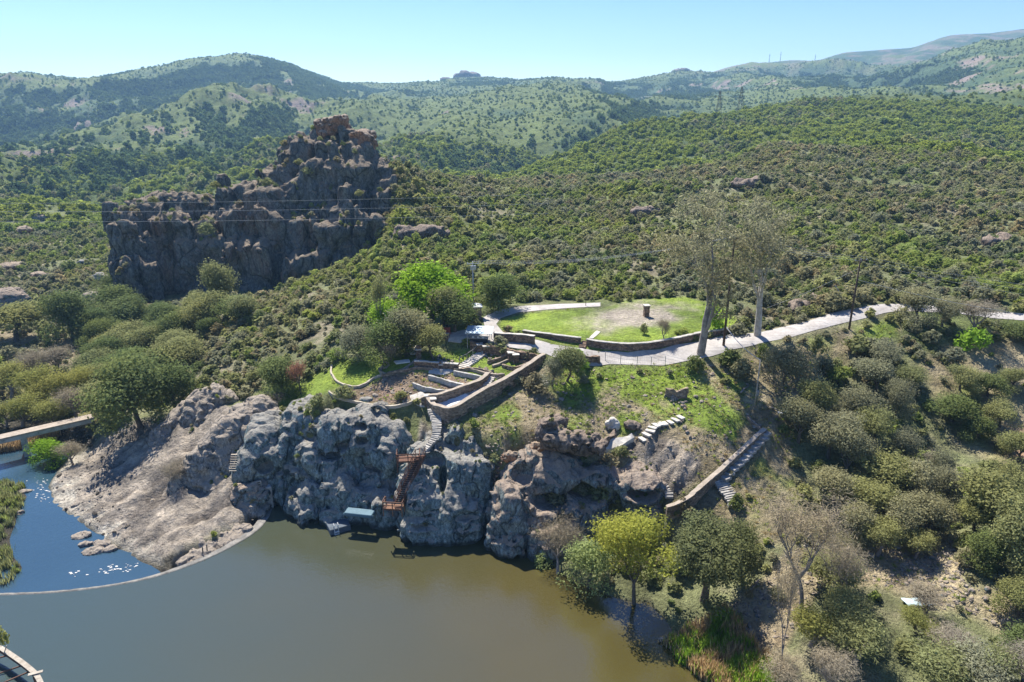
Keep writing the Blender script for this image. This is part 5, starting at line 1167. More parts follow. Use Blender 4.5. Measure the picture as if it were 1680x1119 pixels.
# loose stones
peb = [pebble(i) for i in range(5)]
for i, me_ in enumerate(peb): me_.materials.append([M_SLAB, M_CRAGW][i % 2])
X = []; Y = []
for poly, n in (([(84, 826), (84, 795), (120, 750), (200, 740), (190, 800), (240, 900), (210, 902), (140, 860)], 260), ([(140, 690), (200, 640), (240, 700), (180, 740), (140, 735)], 420), (BARE_R, 900), (DIRT_T, 260), ([(-60, 640), (160, 600), (160, 720), (-60, 740)], 700), (PLATEAU, 700), ([(1460, 900), (1580, 900), (1600, 1010), (1500, 990)], 400), ([(150, 640), (60, 560), (-60, 560), (-60, 640)], 300), ([(800, 720), (830, 740), (810, 800), (795, 880), (780, 880), (790, 800)], 120)):
    a_x, a_y = polyscatter(poly, n); X.append(a_x); Y.append(a_y)
X = np.concatenate(X); Y = np.concatenate(Y)
scatter("loose_stones", X, Y, sample(H, X, Y), np.clip(.22 * np.exp(.6 * rn.normal(size=len(X))), .1, 1.0), rn.integers(0, 5, len(X)), peb, "loose stones and rubble lying on the bare ground", "stones", tilt=.3, zs=1.0)
# ------------------------------------------------------------------ built things
M_STONE = mat_stone("rubble_stone", (.15, .11, .08), (.33, .25, .18), (.20, .17, .13))
M_STONE_D = mat_stone("brown_stone", (.12, .08, .06), (.27, .18, .12), (.15, .12, .09), 2.6, 4)
M_CONC = mat_mottled("weathered_concrete", [(.3, (.24, .22, .19)), (.5, (.38, .355, .31)), (.7, (.50, .47, .42))], .7, bumps=((3, .4, .06),))
M_PALE = mat_mottled("pale_coping", [(.3, (.40, .36, .30)), (.6, (.56, .52, .45)), (.8, (.66, .63, .56))], 1.2, bumps=((4, .4, .05),))
M_TAN = mat_mottled("tan_coping", [(.3, (.26, .21, .16)), (.6, (.38, .32, .25)), (.8, (.48, .42, .34))], 1.4, bumps=((4, .5, .06),))
M_CREAM = mat_mottled("cream_stone", [(.3, (.33, .28, .21)), (.6, (.46, .40, .31)), (.8, (.56, .50, .41))], 1.6, bumps=((4, .5, .06),))
M_ROAD = mat_mottled("gravel_drive", [(.3, (.30, .27, .24)), (.5, (.40, .37, .335)), (.72, (.47, .44, .40))], .35, bumps=((5, .4, .03),))
M_WOODR = mat_mottled("red_wood", [(.3, (.10, .055, .04)), (.7, (.19, .105, .072))], 2, bumps=((12, .4, .02),))
M_WOODG = mat_mottled("grey_wood", [(.3, (.26, .22, .17)), (.7, (.46, .41, .33))], 2, bumps=((12, .4, .02),))
M_POLE = mat_mottled("dark_pole", [(.3, (.05, .035, .028)), (.7, (.12, .085, .065))], 2)
M_METAL = mat_mottled("galvanised", [(.3, (.28, .29, .30)), (.7, (.42, .43, .44))], 1, rough=.5, metal=.6)
M_ROOF = mat_mottled("metal_roof", [(.3, (.30, .38, .43)), (.7, (.42, .50, .55))], .8, rough=.45, metal=.3)
M_DARK = mat_mottled("dark_paint", [(.3, (.03, .03, .032)), (.7, (.06, .06, .065))], 2, rough=.5)
M_BLUE = mat_mottled("blue_plastic", [(.3, (.07, .13, .16)), (.7, (.12, .20, .24))], 1, rough=.45)
M_PBLUE = mat_mottled("pale_blue", [(.3, (.40, .52, .54)), (.7, (.55, .66, .68))], 1.5, rough=.5)
M_WHITE = mat_mottled("chalky_white", [(.3, (.58, .57, .53)), (.7, (.76, .75, .71))], 1.5, rough=.7)
M_RED = mat_mottled("red_paint", [(.3, (.20, .045, .035)), (.7, (.32, .08, .06))], 1.5, rough=.6)
M_WIRE = mat_mottled("wire", [(.3, (.35, .35, .35)), (.7, (.5, .5, .5))], 1, rough=.4, metal=.5)
M_ORNGW = mat_mottled("new_wood", [(.3, (.16, .09, .06)), (.7, (.26, .15, .095))], 2)

def catmull(P, step=.5):
    P = [Vector(p) for p in P]; out = []
    for i in range(len(P) - 1):
        a, b, c, d = P[max(i - 1, 0)], P[i], P[i + 1], P[min(i + 2, len(P) - 1)]
        n = max(1, int((c - b).length / step))
        for k in range(n):
            t = k / n; out.append(.5 * ((2 * b) + (c - a) * t + (2 * a - 5 * b + 4 * c - d) * t * t + (3 * b - a - 3 * c + d) * t ** 3))
    out.append(P[-1]); return out
def lin(P, step=.5):
    P = [Vector(p) for p in P]; out = []
    for b, c in zip(P[:-1], P[1:]):
        n = max(1, int((c - b).length / step)); out += [b.lerp(c, k / n) for k in range(n)]
    out.append(P[-1]); return out
def H3(pix): return [hit(*p) for p in pix]

def drape(name, pix, off, mat, step=.8, world=None, top=None, kind=None, thick=0):
    P = world or pix2w(pix); P = [tuple(p[:2]) for p in P]
    dense = []
    for a, b in zip(P, P[1:] + P[:1]):
        n = max(1, int(math.hypot(b[0] - a[0], b[1] - a[1]) / step)); dense += [(a[0] + (b[0] - a[0]) * k / n, a[1] + (b[1] - a[1]) * k / n) for k in range(n)]
    A = np.array(dense); lo, hi = A.min(0), A.max(0)
    X, Y = np.meshgrid(np.arange(lo[0], hi[0], step), np.arange(lo[1], hi[1], step)); m = inpoly(X, Y, A); X, Y = X[m], Y[m]
    vs = [Vector(p) for p in dense] + [Vector((float(x), float(y))) for x, y in zip(X, Y)]
    ne = len(dense)
    v, e, f, *_ = delaunay_2d_cdt(vs, [], [list(range(ne))], 1, 1e-5)
    x = np.array([p.x for p in v]); y = np.array([p.y for p in v]); z = np.maximum.reduce([sample(H, x, y), sample(H, x + .3, y), sample(H, x, y - .3)]) + off if top is None else np.full(len(x), top)
    V = [tuple(q) for q in zip(x, y, z)]; F = [tuple(q) for q in f if len(q) >= 3]
    def up(q): a, b, c = V[q[0]], V[q[1]], V[q[2]]; return (b[0] - a[0]) * (c[1] - a[1]) - (b[1] - a[1]) * (c[0] - a[0]) > 0
    F = [q if up(q) else q[::-1] for q in F]
    if thick:
        n = len(V); V += [(a, b, c - thick) for a, b, c in V]
        ec = {}
        for q in F:
            for i in range(len(q)): ec[(q[i], q[(i + 1) % len(q)])] = 1
        F += [(b, a, a + n, b + n) for (a, b) in ec if (b, a) not in ec]
    me = bpy.data.meshes.new(name); me.from_pydata(V, [], F); me.update(); me.polygons.foreach_set("use_smooth", np.zeros(len(F), bool))
    o = obj(name, me, mat)
    if kind: tag(o, kind=kind)
    return o

def wall(name, pts_, hgt, thick, mat, label, cat="wall", below=.8, cop=None, smooth=True, jit=.05, seed=0, group=None, top=None, parent=None, level=False):
    "masonry wall along pixel points on the ground; rough faces, uneven top, coping as a part"
    P = [p if isinstance(p, Vector) else hit(*p) for p in pts_]
    L = (catmull if smooth and len(P) > 2 else lin)(P, .45)
    rn_ = np.random.default_rng(seed + len(L)); n = len(L)
    zs = np.array([hz(p.x, p.y) for p in L])
    if n > 6: k_ = np.ones(5) / 5; zs = np.convolve(np.pad(zs, 2, 'edge'), k_, 'valid')
    hs = hgt if hasattr(hgt, '__len__') else [hgt, hgt]
    ht = np.interp(np.linspace(0, 1, n), np.linspace(0, 1, len(hs)), hs)
    e = parent or (empty(name, P[0]) if cop else None)
    org = Vector(P[0]) if (e is not None or cop) else Vector((0, 0, 0))
    def strip(z0, z1, th, nz, jj):
        V = []; F = []
        prof = [(-1, t) for t in np.linspace(0, 1, nz)] + [(1, t) for t in np.linspace(1, 0, nz)]
        m = len(prof)
        for i in range(n):
            d = (L[min(i + 1, n - 1)] - L[max(i - 1, 0)]); d.z = 0; d.normalize(); s = Vector((d.y, -d.x, 0))
            for sd, t in prof:
                j = rn_.normal(size=3) * jj; V.append(Vector((L[i].x, L[i].y, z0[i] + (z1[i] - z0[i]) * t)) + s * sd * th / 2 + Vector((j[0], j[1], j[2] * (1.2 if t == 1 else .5))) - org)
        for i in range(n - 1):
            for k in range(m): F.append((i * m + k, i * m + (k + 1) % m, (i + 1) * m + (k + 1) % m, (i + 1) * m + k))
        F.append(tuple(range(m))[::-1]); F.append(tuple((n - 1) * m + k for k in range(m)))
        b = MB(); b.add(V, F); return b
    zt = zs + ht if top is None else np.full(n, top)
    if cop:
        strip(zs - below, zt, thick, 5, jit).build("masonry", mat, e); strip(zt + .003, zt + .11, thick + .14, 2, jit * .35).build("coping", cop, e)
        return tag(e, label, cat, group) if parent is None else e
    o = strip(zs - below, zt, thick, 5, jit).build(name, mat)
    # give the object an origin at its base
    me = o.data; A = np.empty(len(me.vertices) * 3, np.float32); me.vertices.foreach_get("co", A); A = A.reshape(-1, 3)
    if org.length == 0: A -= np.array(P[0], np.float32); me.vertices.foreach_set("co", A.ravel()); o.location = P[0]; me.update()
    return tag(o, label, cat, group)

def stairs(name, path, n, width, label, mat, step_h=.16, tread=.34, jit=.03, seed=1, cat="stairs", zfun=None, group=None):
    P = [p if isinstance(p, Vector) else hit(*p) for p in path]; C_ = catmull(P, .1) if len(P) > 2 else lin(P, .1)
    e = empty(name, P[0]); rn_ = np.random.default_rng(seed); m = len(C_)
    w_ = width if hasattr(width, '__len__') else (width, width)
    for i in range(n):
        t = (i + .5) / n; k = int(t * (m - 1)); p = C_[k]; d = C_[min(k + 2, m - 1)] - C_[max(k - 2, 0)]; a = math.atan2(d.y, d.x) - math.pi / 2
        z = (hz(p.x, p.y) if zfun is None else p.z) + .06
        b = MB(); b.box((p.x - P[0].x + rn_.normal() * jit, p.y - P[0].y, z - P[0].z + step_h * .2), ((w_[0] + (w_[1] - w_[0]) * t) * rn_.uniform(.92, 1.08), tread * rn_.uniform(.9, 1.1), step_h * 1.6), rz=a + rn_.normal() * .04)
        b.build("step", mat, e, bevel=.03)
    return tag(e, label, cat, group)

# ---- drive and paved ground
o = drape("road", ROAD_A, .05, M_ROAD, .7, kind="structure")
# terrace floors and paths
tag(drape("stone_patio", [(714, 663), (736, 655), (764, 647), (772, 652), (760, 662), (741, 676), (733, 677)], .10, M_WHITE, .5, thick=.25), "bright white paved patio in the corner of the big outer terrace wall", "patio")
tag(drape("stone_patio", [(704, 606), (722, 599), (770, 601), (774, 606), (745, 610), (728, 616), (703, 613)], .10, M_PALE, .5, thick=.25), "pale paved patio in the middle of the terraces beside the round urn", "patio")
tag(drape("stone_patio", [(735, 556), (773, 553), (786, 556), (806, 558), (803, 563), (773, 565), (737, 561)], .09, M_PALE, .5, thick=.2), "sunlit paved apron beside the little canopy above the terraces", "patio")
tag(drape("stone_slab", [(646, 594), (671, 591), (673, 595), (650, 598)], .14, M_WHITE, .4, thick=.2), "flat pale slab set in the grass behind the left lawn", "slab")
tag(drape("stone_path", [(970, 551), (979, 543), (985, 545), (979, 551), (973, 556), (966, 556)], .08, M_PALE, .4, thick=.2), "short pale path climbing onto the loop lawn from its steps", "path")
tag(drape("stone_path", [(792, 619), (800, 612), (806, 612), (820, 617), (800, 630), (790, 640), (770, 652), (762, 648), (780, 636)], .09, M_CONC, .5, thick=.2), "narrow pale walk between the stepped wall and the outer terrace wall", "path")
tag(drape("bare_spot", [(672, 650), (690, 644), (706, 655), (704, 664), (690, 668), (676, 660)], .07, M_PALE, .5, thick=.15), "pale concrete landing at the head of the cliff stairs", "landing")

# ---- terrace walls
wall("terrace_wall", [(703, 668), (712, 683), (737, 691), (752, 684), (775, 670), (800, 656), (825, 643), (848, 628), (863, 617), (880, 604), (893, 594)], [1.5, 1.7, 1.7, 1.8, 1.8, 1.7, 1.5, 1.3], .55, M_STONE, "big outer rubble stone wall running diagonally from the cliff corner up to the drive", below=2.2, cop=M_TAN, smooth=False, seed=1)
wall("terrace_wall", [(692, 662), (703, 661), (718, 660), (735, 656), (752, 651), (770, 643), (785, 637), (796, 627), (801, 619)], [.9, 1.1, 1.3, 1.1, .8], .5, M_STONE, "stepped stone wall parallel to the outer wall, above the white patio", cop=M_TAN, smooth=False, seed=2)
wall("retaining_wall", [(680, 602), (700, 603), (720, 605), (738, 606), (752, 607)], 0.9, .4, M_STONE_D, "brown stone wall under the planted bed, behind the middle patio", seed=3, cop=M_PALE)
wall("retaining_wall", [(773, 573), (790, 577), (810, 580), (832, 584), (850, 588), (872, 592), (888, 595)], [1.3, 1.2, 1.15], .45, M_STONE_D, "brown retaining wall holding the edge of the drive above the terraces", seed=4)
wall("parapet_wall", [(810, 559), (840, 561), (862, 563), (877, 565)], 1.25, .45, M_STONE_D, "straight brown stone wall between the upper and lower drive", seed=5, smooth=False, cop=M_PALE)
wall("loop_wall", [(858, 545), (880, 551), (905, 556), (930, 560), (953, 563)], [.3, .7, .8], .45, M_STONE_D, "low stone wall edging the loop lawn left of its little steps", seed=6, cop=M_CONC)
wall("loop_wall", [(962, 566), (990, 571), (1023, 574), (1055, 573), (1080, 570), (1110, 564), (1145, 556), (1175, 550), (1202, 544)], [.9, .95, .95, .9, .6], .45, M_STONE_D, "long curved stone wall edging the loop lawn right of its little steps", seed=7, cop=M_CONC)
wall("drive_wall", [(953, 592), (970, 594), (984, 596)], 1.0, .45, M_STONE_D, "short brown wall below the drive beside the wire fence", seed=8)
for i, (pp, lab, h_) in enumerate([([(545, 601), (543, 612), (547, 620), (554, 629), (568, 634), (583, 637), (600, 632), (612, 623), (622, 619), (636, 614)], "wavy pale stone kerb around the left lawn", .35),
        ([(636, 614), (660, 608), (680, 594), (686, 586)], "pale kerb curving from the left lawn up to the garden stairs", .3), ([(625, 588), (638, 600), (634, 604), (623, 606), (624, 612), (632, 614)], "small looped kerb ring at the right side of the left lawn", .3),
        ([(540, 644), (547, 651), (575, 659), (608, 666), (640, 669), (662, 666), (680, 660), (692, 655)], "low kerb along the very edge of the cliff above the largest crag", .35), ([(628, 620), (650, 612), (668, 610), (678, 607), (690, 606), (710, 608)], "winding grey kerb below the little grass strip of the terrace", .45),
        ([(745, 611), (760, 609), (775, 608), (795, 611), (805, 615), (800, 620)], "curved stone kerb around the right terrace bed", .5), ([(765, 606), (785, 612), (800, 616), (815, 618), (828, 617)], "long low kerb stepping down right of the middle patio", .4),
        ([(800, 597), (815, 593), (828, 588), (833, 585)], "short bed wall below the drive wall", .5), ([(824, 602), (835, 606), (848, 607), (862, 602), (872, 597)], "curved bed wall near the top of the outer wall", .5), ([(808, 603), (822, 598), (834, 592)], "pale stepped kerb between the two upper garden beds", .35), ([(842, 597), (852, 594), (866, 596), (874, 593)], "little scalloped bed kerb just under the drive wall", .35)]):
    wall("garden_kerb", pp, h_, .24, M_CREAM if i in (0, 3) else (M_TAN if i in (1, 2, 6, 9) else M_STONE), lab, cat="kerb", below=.3, jit=.025, seed=20 + i)
M_WASH = mat_mottled('old_whitewash', [(.3, (.26, .24, .21)), (.55, (.42, .40, .36)), (.8, (.58, .56, .52))], 1.8, bumps=((5, .5, .05),))
for i, (pp, lab) in enumerate([([(678, 634), (700, 641), (723, 647), (740, 646)], "lowest whitewashed bed wall on the bare terrace"), ([(703, 622), (725, 628), (745, 634), (765, 639)], "middle whitewashed bed wall on the bare terrace"), ([(745, 615), (770, 620), (793, 625)], "upper whitewashed bed wall on the bare terrace")]):
    wall("bed_wall", pp, .65, .3, M_WASH, lab, below=.3, jit=.03, seed=40 + i)
# ---- long wall to the right with its steps
wall("long_stone_wall", [(1092, 852), (1110, 845), (1130, 832), (1155, 808), (1178, 786), (1200, 763), (1222, 742), (1240, 724), (1254, 711)], [1.6, 1.5, 1.2, .9, .8, .7], .45, M_STONE, "long grey stone wall climbing diagonally right from the cave crag to the hilltop corner", below=1.6, cop=M_TAN, smooth=True, seed=51)
wall("stone_kerb", [(1254, 711), (1244, 702), (1232, 692), (1226, 684)], .3, .5, M_STONE, "low broken wall end turning back at the top of the long wall", seed=52)
stairs("stone_stairs", [(1184, 786), (1205, 768), (1225, 748), (1245, 729), (1262, 711)], 11, (1.5, .8), "large irregular stone slabs stepping up beside the long wall", M_CONC, .22, 1.0, .08, 3)
stairs("stone_stairs", [(1182, 789), (1190, 803), (1200, 818), (1206, 832)], 12, (1.9, 1.5), "regular pale stone steps turning down from the long wall to the shore", M_CONC, .17, .42, .03, 4)
stairs("stone_stairs", [(1090, 796), (1096, 806), (1098, 818)], 6, (1.0, 1.0), "tiny stone steps at the right end of the cave crag", M_CONC, .2, .4, .03, 5)
# ---- terrace stairs
stairs("cliff_stairs", [Vector(PD(*q)) for q in ((710, 673, 90.3), (715, 688, 89.2), (717, 703, 88.0), (715, 717, 87.2), (707, 729, 86.6), (696, 741, 86))], 25, (1.5, .8), "curving pale stone stairs running down the cleft from the terrace", M_CONC, .2, .42, .02, 6, zfun=1)
stairs("garden_stairs", [(793, 578), (785, 585), (776, 592), (765, 599), (759, 604)], 13, (1.5, 1.8), "garden stairs coming down from the canopy to the middle patio", M_PALE, .18, .36, .02, 7)
stairs("garden_stairs", [(672, 548), (673, 558), (676, 570), (680, 582)], 15, (1.2, 1.2), "narrow stairs with pale edges under the trees at the back of the lawn", M_PALE, .17, .3, .02, 8)
stairs("garden_stairs", [(806, 621), (800, 629), (796, 634)], 5, (1.1, 1.1), "five short steps by the right terrace bed", M_PALE, .18, .34, .02, 9)
stairs("lawn_steps", [(955, 571), (958, 565), (961, 561)], 5, (1.1, 1.1), "little reddish steps through the loop wall", M_STONE_D, .17, .3, .02, 10)
stairs("stepping_stones", [(1052, 724), (1063, 712), (1070, 702), (1080, 697), (1100, 694), (1118, 684)], 10, (1.2, 1.2), "pale flat stepping stones curving across the sunny lawn", M_PALE, .14, .62, .1, 11)
stairs("cleft_steps", [(826, 748), (818, 765), (812, 785), (806, 800)], 9, (.8, .7), "rough stone steps down the overgrown gap between the two big crags", M_STONE_D, .2, .35, .06, 12)
stairs("track_steps", [(886, 618), (892, 625), (896, 632)], 5, (1.0, 1.0), "mossy steps beside the trees at the end of the outer wall", M_CONC, .2, .4, .05, 13)
# handrails
def rail(name, P, label, mat, h_=.9, r=.035, mids=0, posts=True):
    e = empty(name, P[0]); o0 = Vector(P[0]); b = MB(); b.tube([Vector(p) + Vector((0, 0, h_)) - o0 for p in P], r, 5); b.build("rail", mat, e)
    for k in range(mids): b = MB(); b.tube([Vector(p) + Vector((0, 0, h_ * (k + 1) / (mids + 1))) - o0 for p in P], r * .8, 5); b.build("rail", mat, e)
    if posts:
        for p in P: b = MB(); q = Vector(p) - o0; b.tube([q - Vector((0, 0, .3)), q + Vector((0, 0, h_))], r * 1.1, 5); b.build("post", mat, e)
    return tag(e, label, "railing")
rail("handrail", H3([(718, 673), (724, 690), (724, 705), (718, 720)]), "pale handrail on the right side of the cliff stairs", M_WOODG)
rail("handrail", H3([(754, 596), (766, 590), (776, 583), (784, 576)]), "long pale handrail beside the main garden stairs", M_WOODG, r=.05)
rail("handrail", H3([(470, 688), (478, 682), (486, 676), (490, 670)]), "brown wooden handrail on the green bank left of the largest crag", M_WOODR)
# gate pillars and urns
def pillar(px, py, w_, h_, label, mat=M_STONE_D, cap=M_PALE, ball=False, name="stone_pillar", d=None):
    p = hit(px, py); e = empty(name, p, .2); b = MB()
    n = 5
    for i in range(n): b.box((0, 0, h_ * (i + .5) / n - .1), (w_ * (1 + .04 * (-1) ** i), w_ * (1 - .03 * (-1) ** i), h_ / n + .02), rz=.04 * (-1) ** i)
    b.build("shaft", mat, e, bevel=.02)
    b = MB(); b.box((0, 0, h_ - .03), (w_ * 1.25, w_ * 1.25, .14)); b.build("cap", cap, e, bevel=.02)
    if ball:
        bm = bmesh.new(); bmesh.ops.create_icosphere(bm, subdivisions=2, radius=w_ * .5, matrix=Matrix.Translation((0, 0, h_ + w_ * .4)) @ Matrix.Diagonal((1, 1, .8, 1)))
        me = bpy.data.meshes.new("bowl"); bm.to_mesh(me); bm.free(); obj("bowl", me, mat, e)
    return tag(e, label, "pillar")
pillar(687, 588, .75, 1.5, "squat round stone pillar at the foot of the shaded garden stairs", ball=True)
pillar(723, 606, .5, .8, "round stone urn standing on the middle patio", M_STONE_D, ball=True, name="stone_urn")
pillar(724, 612, .35, .5, "small pale post in front of the urn on the middle patio", M_PALE)
pillar(701, 664, .7, 1.4, "left brown gate pillar at the head of the cliff stairs")
pillar(711, 667, .7, 1.2, "right brown gate pillar at the head of the cliff stairs")
for px, py, lab in [(787, 577, "left capped pillar at the top of the garden stairs"), (797, 580, "right capped pillar at the top of the garden stairs"), (838, 591, "capped pillar of the pair halfway along the drive wall, left"), (846, 594, "capped pillar of the pair halfway along the drive wall, right"), (1060, 519, "dark stone cairn pillar at the back of the loop lawn")]:
    pillar(px, py, .8, 1.25 if px < 1000 else 1.9, lab)
# gate house by the upper drive
p = hit(781, 523); e = empty("gatehouse", p, .15); b = MB()
b.box((0, 0, .9), (1.7, 1.5, 2.4)); b.build("wall", M_STONE, e, bevel=.04)
b = MB(); b.box((0, 0, 2.17), (2.0, 1.8, .16)); b.add([(-.95, -.85, 2.255), (.95, -.85, 2.255), (.95, .85, 2.255), (-.95, .85, 2.255), (0, 0, 2.7)], [(0, 1, 4), (1, 2, 4), (2, 3, 4), (3, 0, 4), (3, 2, 1, 0)]); b.build("roof", M_WHITE, e)
tag(e, "small square stone gatehouse with a white pyramid cap beside the upper drive", "gatehouse")
wall("gate_wall", [(770, 520), (760, 517), (745, 516)], 1.6, .4, M_STONE, "pale topped stone wall running left from the gatehouse behind the trees", cop=M_WHITE, seed=66)
# canopy
p = hit(787, 563); e = empty("garden_canopy", p, -.12); rf = MB()
for sx in (-1, 1):
    for sy in (-1, 1): b = MB(); b.bar((sx * 1.7, sy * .9, -.6), (sx * 1.7, sy * .9, 1.95 + sy * .18), .09); b.build("post", M_METAL, e)
b = MB(); M_ = Matrix.Rotation(R(11), 4, 'X'); b.box((0, 0, 2.1), (4.0, 2.4, .07), M=M_)
for i in range(14): b.box((-1.85 + i * .285, -.02, 2.16), (.05, 2.4, .04), M=M_)
b.build("roof", M_ROOF, e)
b = MB(); b.box((-.1, 0, .45), (2.7, 1.2, .9)); b.build("counter", M_DARK, e, bevel=.04); b = MB(); b.box((-.1, 0, .95), (2.9, 1.3, .08)); b.build("worktop", M_CONC, e)
b = MB()
for i in range(3): b.box((-.9 + i * .75, -.45, 1.1), (.3, .25, .22))
b.build("crate", M_WHITE, e)
tag(e, "small open canopy with slanting blue grey metal roof over a dark counter", "canopy")
p = hit(729, 550); e = empty("red_hut", p, .1); b = MB(); b.box((0, 0, .7), (1.9, 1.2, 1.5)); b.build("wall", M_RED, e); b = MB(); b.box((0, 0, 1.5), (2.1, 1.4, .1)); b.build("roof", M_DARK, e)
b = MB(); b.box((-.3, -.62, .6), (.6, .04, 1.2)); b.build("door", M_WOODR, e); tag(e, "small dark red shed in the shade left of the canopy", "shed")
wall("block_wall", [(716, 556), (728, 557), (736, 557)], .9, .4, M_STONE, "short tan block wall in front of the red shed", cop=M_PALE, seed=67)
for i, (a, b_, n_, lab) in enumerate([((722, 590), (753, 600), 20, "row of dark rough stones heaped along the planted bed left of the garden stairs"), ((786, 606), (815, 620), 18, "dark rough stones heaped along the bed right of the garden stairs"), ((790, 580), (815, 590), 10, "pale boulders under the drive wall by the top pillars"), ((1095, 655), (1125, 668), 14, "tumbled stones on the lawn below the ruined wall piece"), ((1115, 690), (1135, 715), 9, "dark stones scattered on the lawn beside the stepping stones")]):
    e = None; rn_ = np.random.default_rng(90 + i); P = H3([a, b_]); c0 = P[0].lerp(P[1], .5); c0.z = hz(c0.x, c0.y); e = empty("stone_heap", c0)
    for k in range(n_):
        q = P[0].lerp(P[1], rn_.random()); q = q + Vector((rn_.normal() * .25, rn_.normal() * .5, 0)); q.z = hz(q.x, q.y) + .1; s = rn_.uniform(.35, .85)
        o = bpy.data.objects.new("stone", peb[k % 5]); link(o); o.parent = e; o.location = q - c0; o.scale = (s, s, s * 1.3); o.rotation_euler = tuple(rn_.uniform(0, 6, 3))
    tag(e, lab, "stones")
# fence below the drive
P = H3([(993, 592), (1018, 597), (1045, 600), (1068, 601), (1091, 600)]); e = empty("wire_fence", P[0])
L_ = lin(P, 1.9)
for q in L_: b = MB(); r_ = q - P[0]; b.tube([r_ - Vector((0, 0, .3)), r_ + Vector((0, 0, 1.45))], .045, 5); b.build("post", M_METAL, e)
for k in (.2, .8, 1.35): b = MB(); b.tube([q - P[0] + Vector((0, 0, k)) for q in L_], .018, 4); b.build("rail", M_METAL, e)
b = MB()
for a_, c_ in zip(L_[:-1], L_[1:]):
    for t in np.linspace(0, 1, 9)[:-1]: q = a_.lerp(c_, t) - P[0]; b.tube([q + Vector((0, 0, .1)), q + Vector((0, 0, 1.35))], .008, 3)
b.build("mesh_panel", M_METAL, e); tag(e, "thin metal wire fence with posts along the lawn side of the drive", "fence")
# ruins on the lawn
P = H3([(1092, 650), (1110, 652), (1127, 650)]); wall("ruined_wall", P, [1.3, 1.0, 1.25], .5, M_STONE, "free standing stub of stone wall on the lawn, its ends higher", smooth=False, cop=None, seed=70, jit=.08)
wall("ruined_wall", [(958, 738), (985, 735), (1003, 722), (1008, 708)], [1.5, 1.4, .9, .6], .5, M_RUIN, "curved ruined wall joined to the hollowed rock block on the lawn", seed=71, jit=.12)
tag(drape("stone_terrace", [(984, 738), (1000, 728), (1036, 718), (1040, 724), (1022, 736), (1000, 744)], .5, M_PALE, .5, thick=1.3), "pale flat topped stone platform below the stepping stones", "platform")
w = hit(1004, 700); tag(rock("boulder", [(np.array(w) + (0, 0, .4), np.array([.9, .6, 1.0])), (np.array(w) + (.5, -.3, .1), np.array([.6, .5, .7]))], .1, M_PALE, k=.4, rough=(.25, 1), crack=(.2, .8), seed=75, fine=.08), "upright whitish boulder at the right end of the hollowed rock block", "boulder")
for px, py, lab in [(880, 738, "small orange rock at the left foot of the hollowed block"), (943, 738, "orange rock lying in front of the hollowed block"), (1034, 700, "brown pitted boulder above the pale platform"), (835, 752, "reddish boulder at the top of the overgrown gap")]:
    w = hit(px, py); tag(rock("boulder", [(np.array(w) + (0, 0, .3), np.array([1.1, .8, .75])), (np.array(w) + (.6, 0, .1), np.array([.7, .7, .5]))], .12, M_ORANGE if px < 1000 else M_RUIN, k=.4, rough=(.3, 1.2), crack=(.2, 1), seed=int(px), fine=.08), lab, "boulder")

# ---- wooden cliff stairs
A0, A1 = Vector(PD(690, 748, 84.3)), Vector(PD(655, 826, 82.9)); e = empty("wooden_stairs", A1); d_ = A1 - A0; s_ = Vector((1, .25, 0)).normalized()
for k in (-.55, .55): b = MB(); b.bar(A0 + s_ * k - A1, s_ * k, .07, .26); b.build("stringer", M_WOODR, e)
for i in range(24): t = (i + .5) / 24; b = MB(); b.box(A0.lerp(A1, t) - A1 + Vector((0, 0, .12)), (1.05, .26, .05), rz=math.atan2(s_.y, s_.x)); b.build("tread", M_WOODR, e)
for k in (-.6, .6):
    for hh in (.95, .5): b = MB(); b.bar(A0 + s_ * k - A1 + Vector((0, 0, hh)), s_ * k + Vector((0, 0, hh)), .06); b.build("rail", M_WOODR, e)
    for t in np.linspace(0, 1, 7): q = A0.lerp(A1, t) - A1 + s_ * k; b = MB(); b.bar(q - Vector((0, 0, .2)), q + Vector((0, 0, 1)), .08); b.build("post", M_WOODR, e)
tag(e, "steep red brown wooden stairs with rails dropping between the two crags", "stairs")
def deck(px, py, d, wx, wy, label, mat, rz_=0.15, h_=.95, legs=1.5):
    c = Vector(PD(px, py, d)); e = empty("wooden_landing", c, rz_); b = MB()
    for i in range(int(wy / .16)): b.box((0, -wy / 2 + .08 + i * .16, 0), (wx, .14, .06))
    b.build("deck", mat, e)
    cs = [(-wx / 2, -wy / 2), (wx / 2, -wy / 2), (wx / 2, wy / 2), (-wx / 2, wy / 2)]
    for x_, y_ in cs + [(0, -wy / 2)]: b = MB(); b.bar((x_, y_, -legs), (x_, y_, h_), .1); b.build("post", mat, e)
    for z_ in (h_, h_ * .55):
        b = MB(); b.bar((-wx / 2, -wy / 2 - .06, z_), (wx / 2, -wy / 2 - .06, z_), .06, .13); b.build("rail", mat, e)
        for s in (-1, 1): b = MB(); b.bar((s * (wx / 2 + .06), -wy / 2, z_), (s * (wx / 2 + .06), wy / 2, z_), .06, .13); b.build("rail", mat, e)
    b = MB(); b.box((0, 0, -.14), (wx - .1, wy - .1, .2)); b.build("frame", M_WOODR, e)
    return tag(e, label, "landing")
deck(670, 752, 84.6, 2.7, 1.5, "upper red wooden landing with railings at the head of the wooden stairs", M_WOODR, .1)
deck(646, 831, 83.0, 2.3, 1.2, "lower reddish wooden landing with railings above the water", M_ORNGW, -.1, legs=1.0)
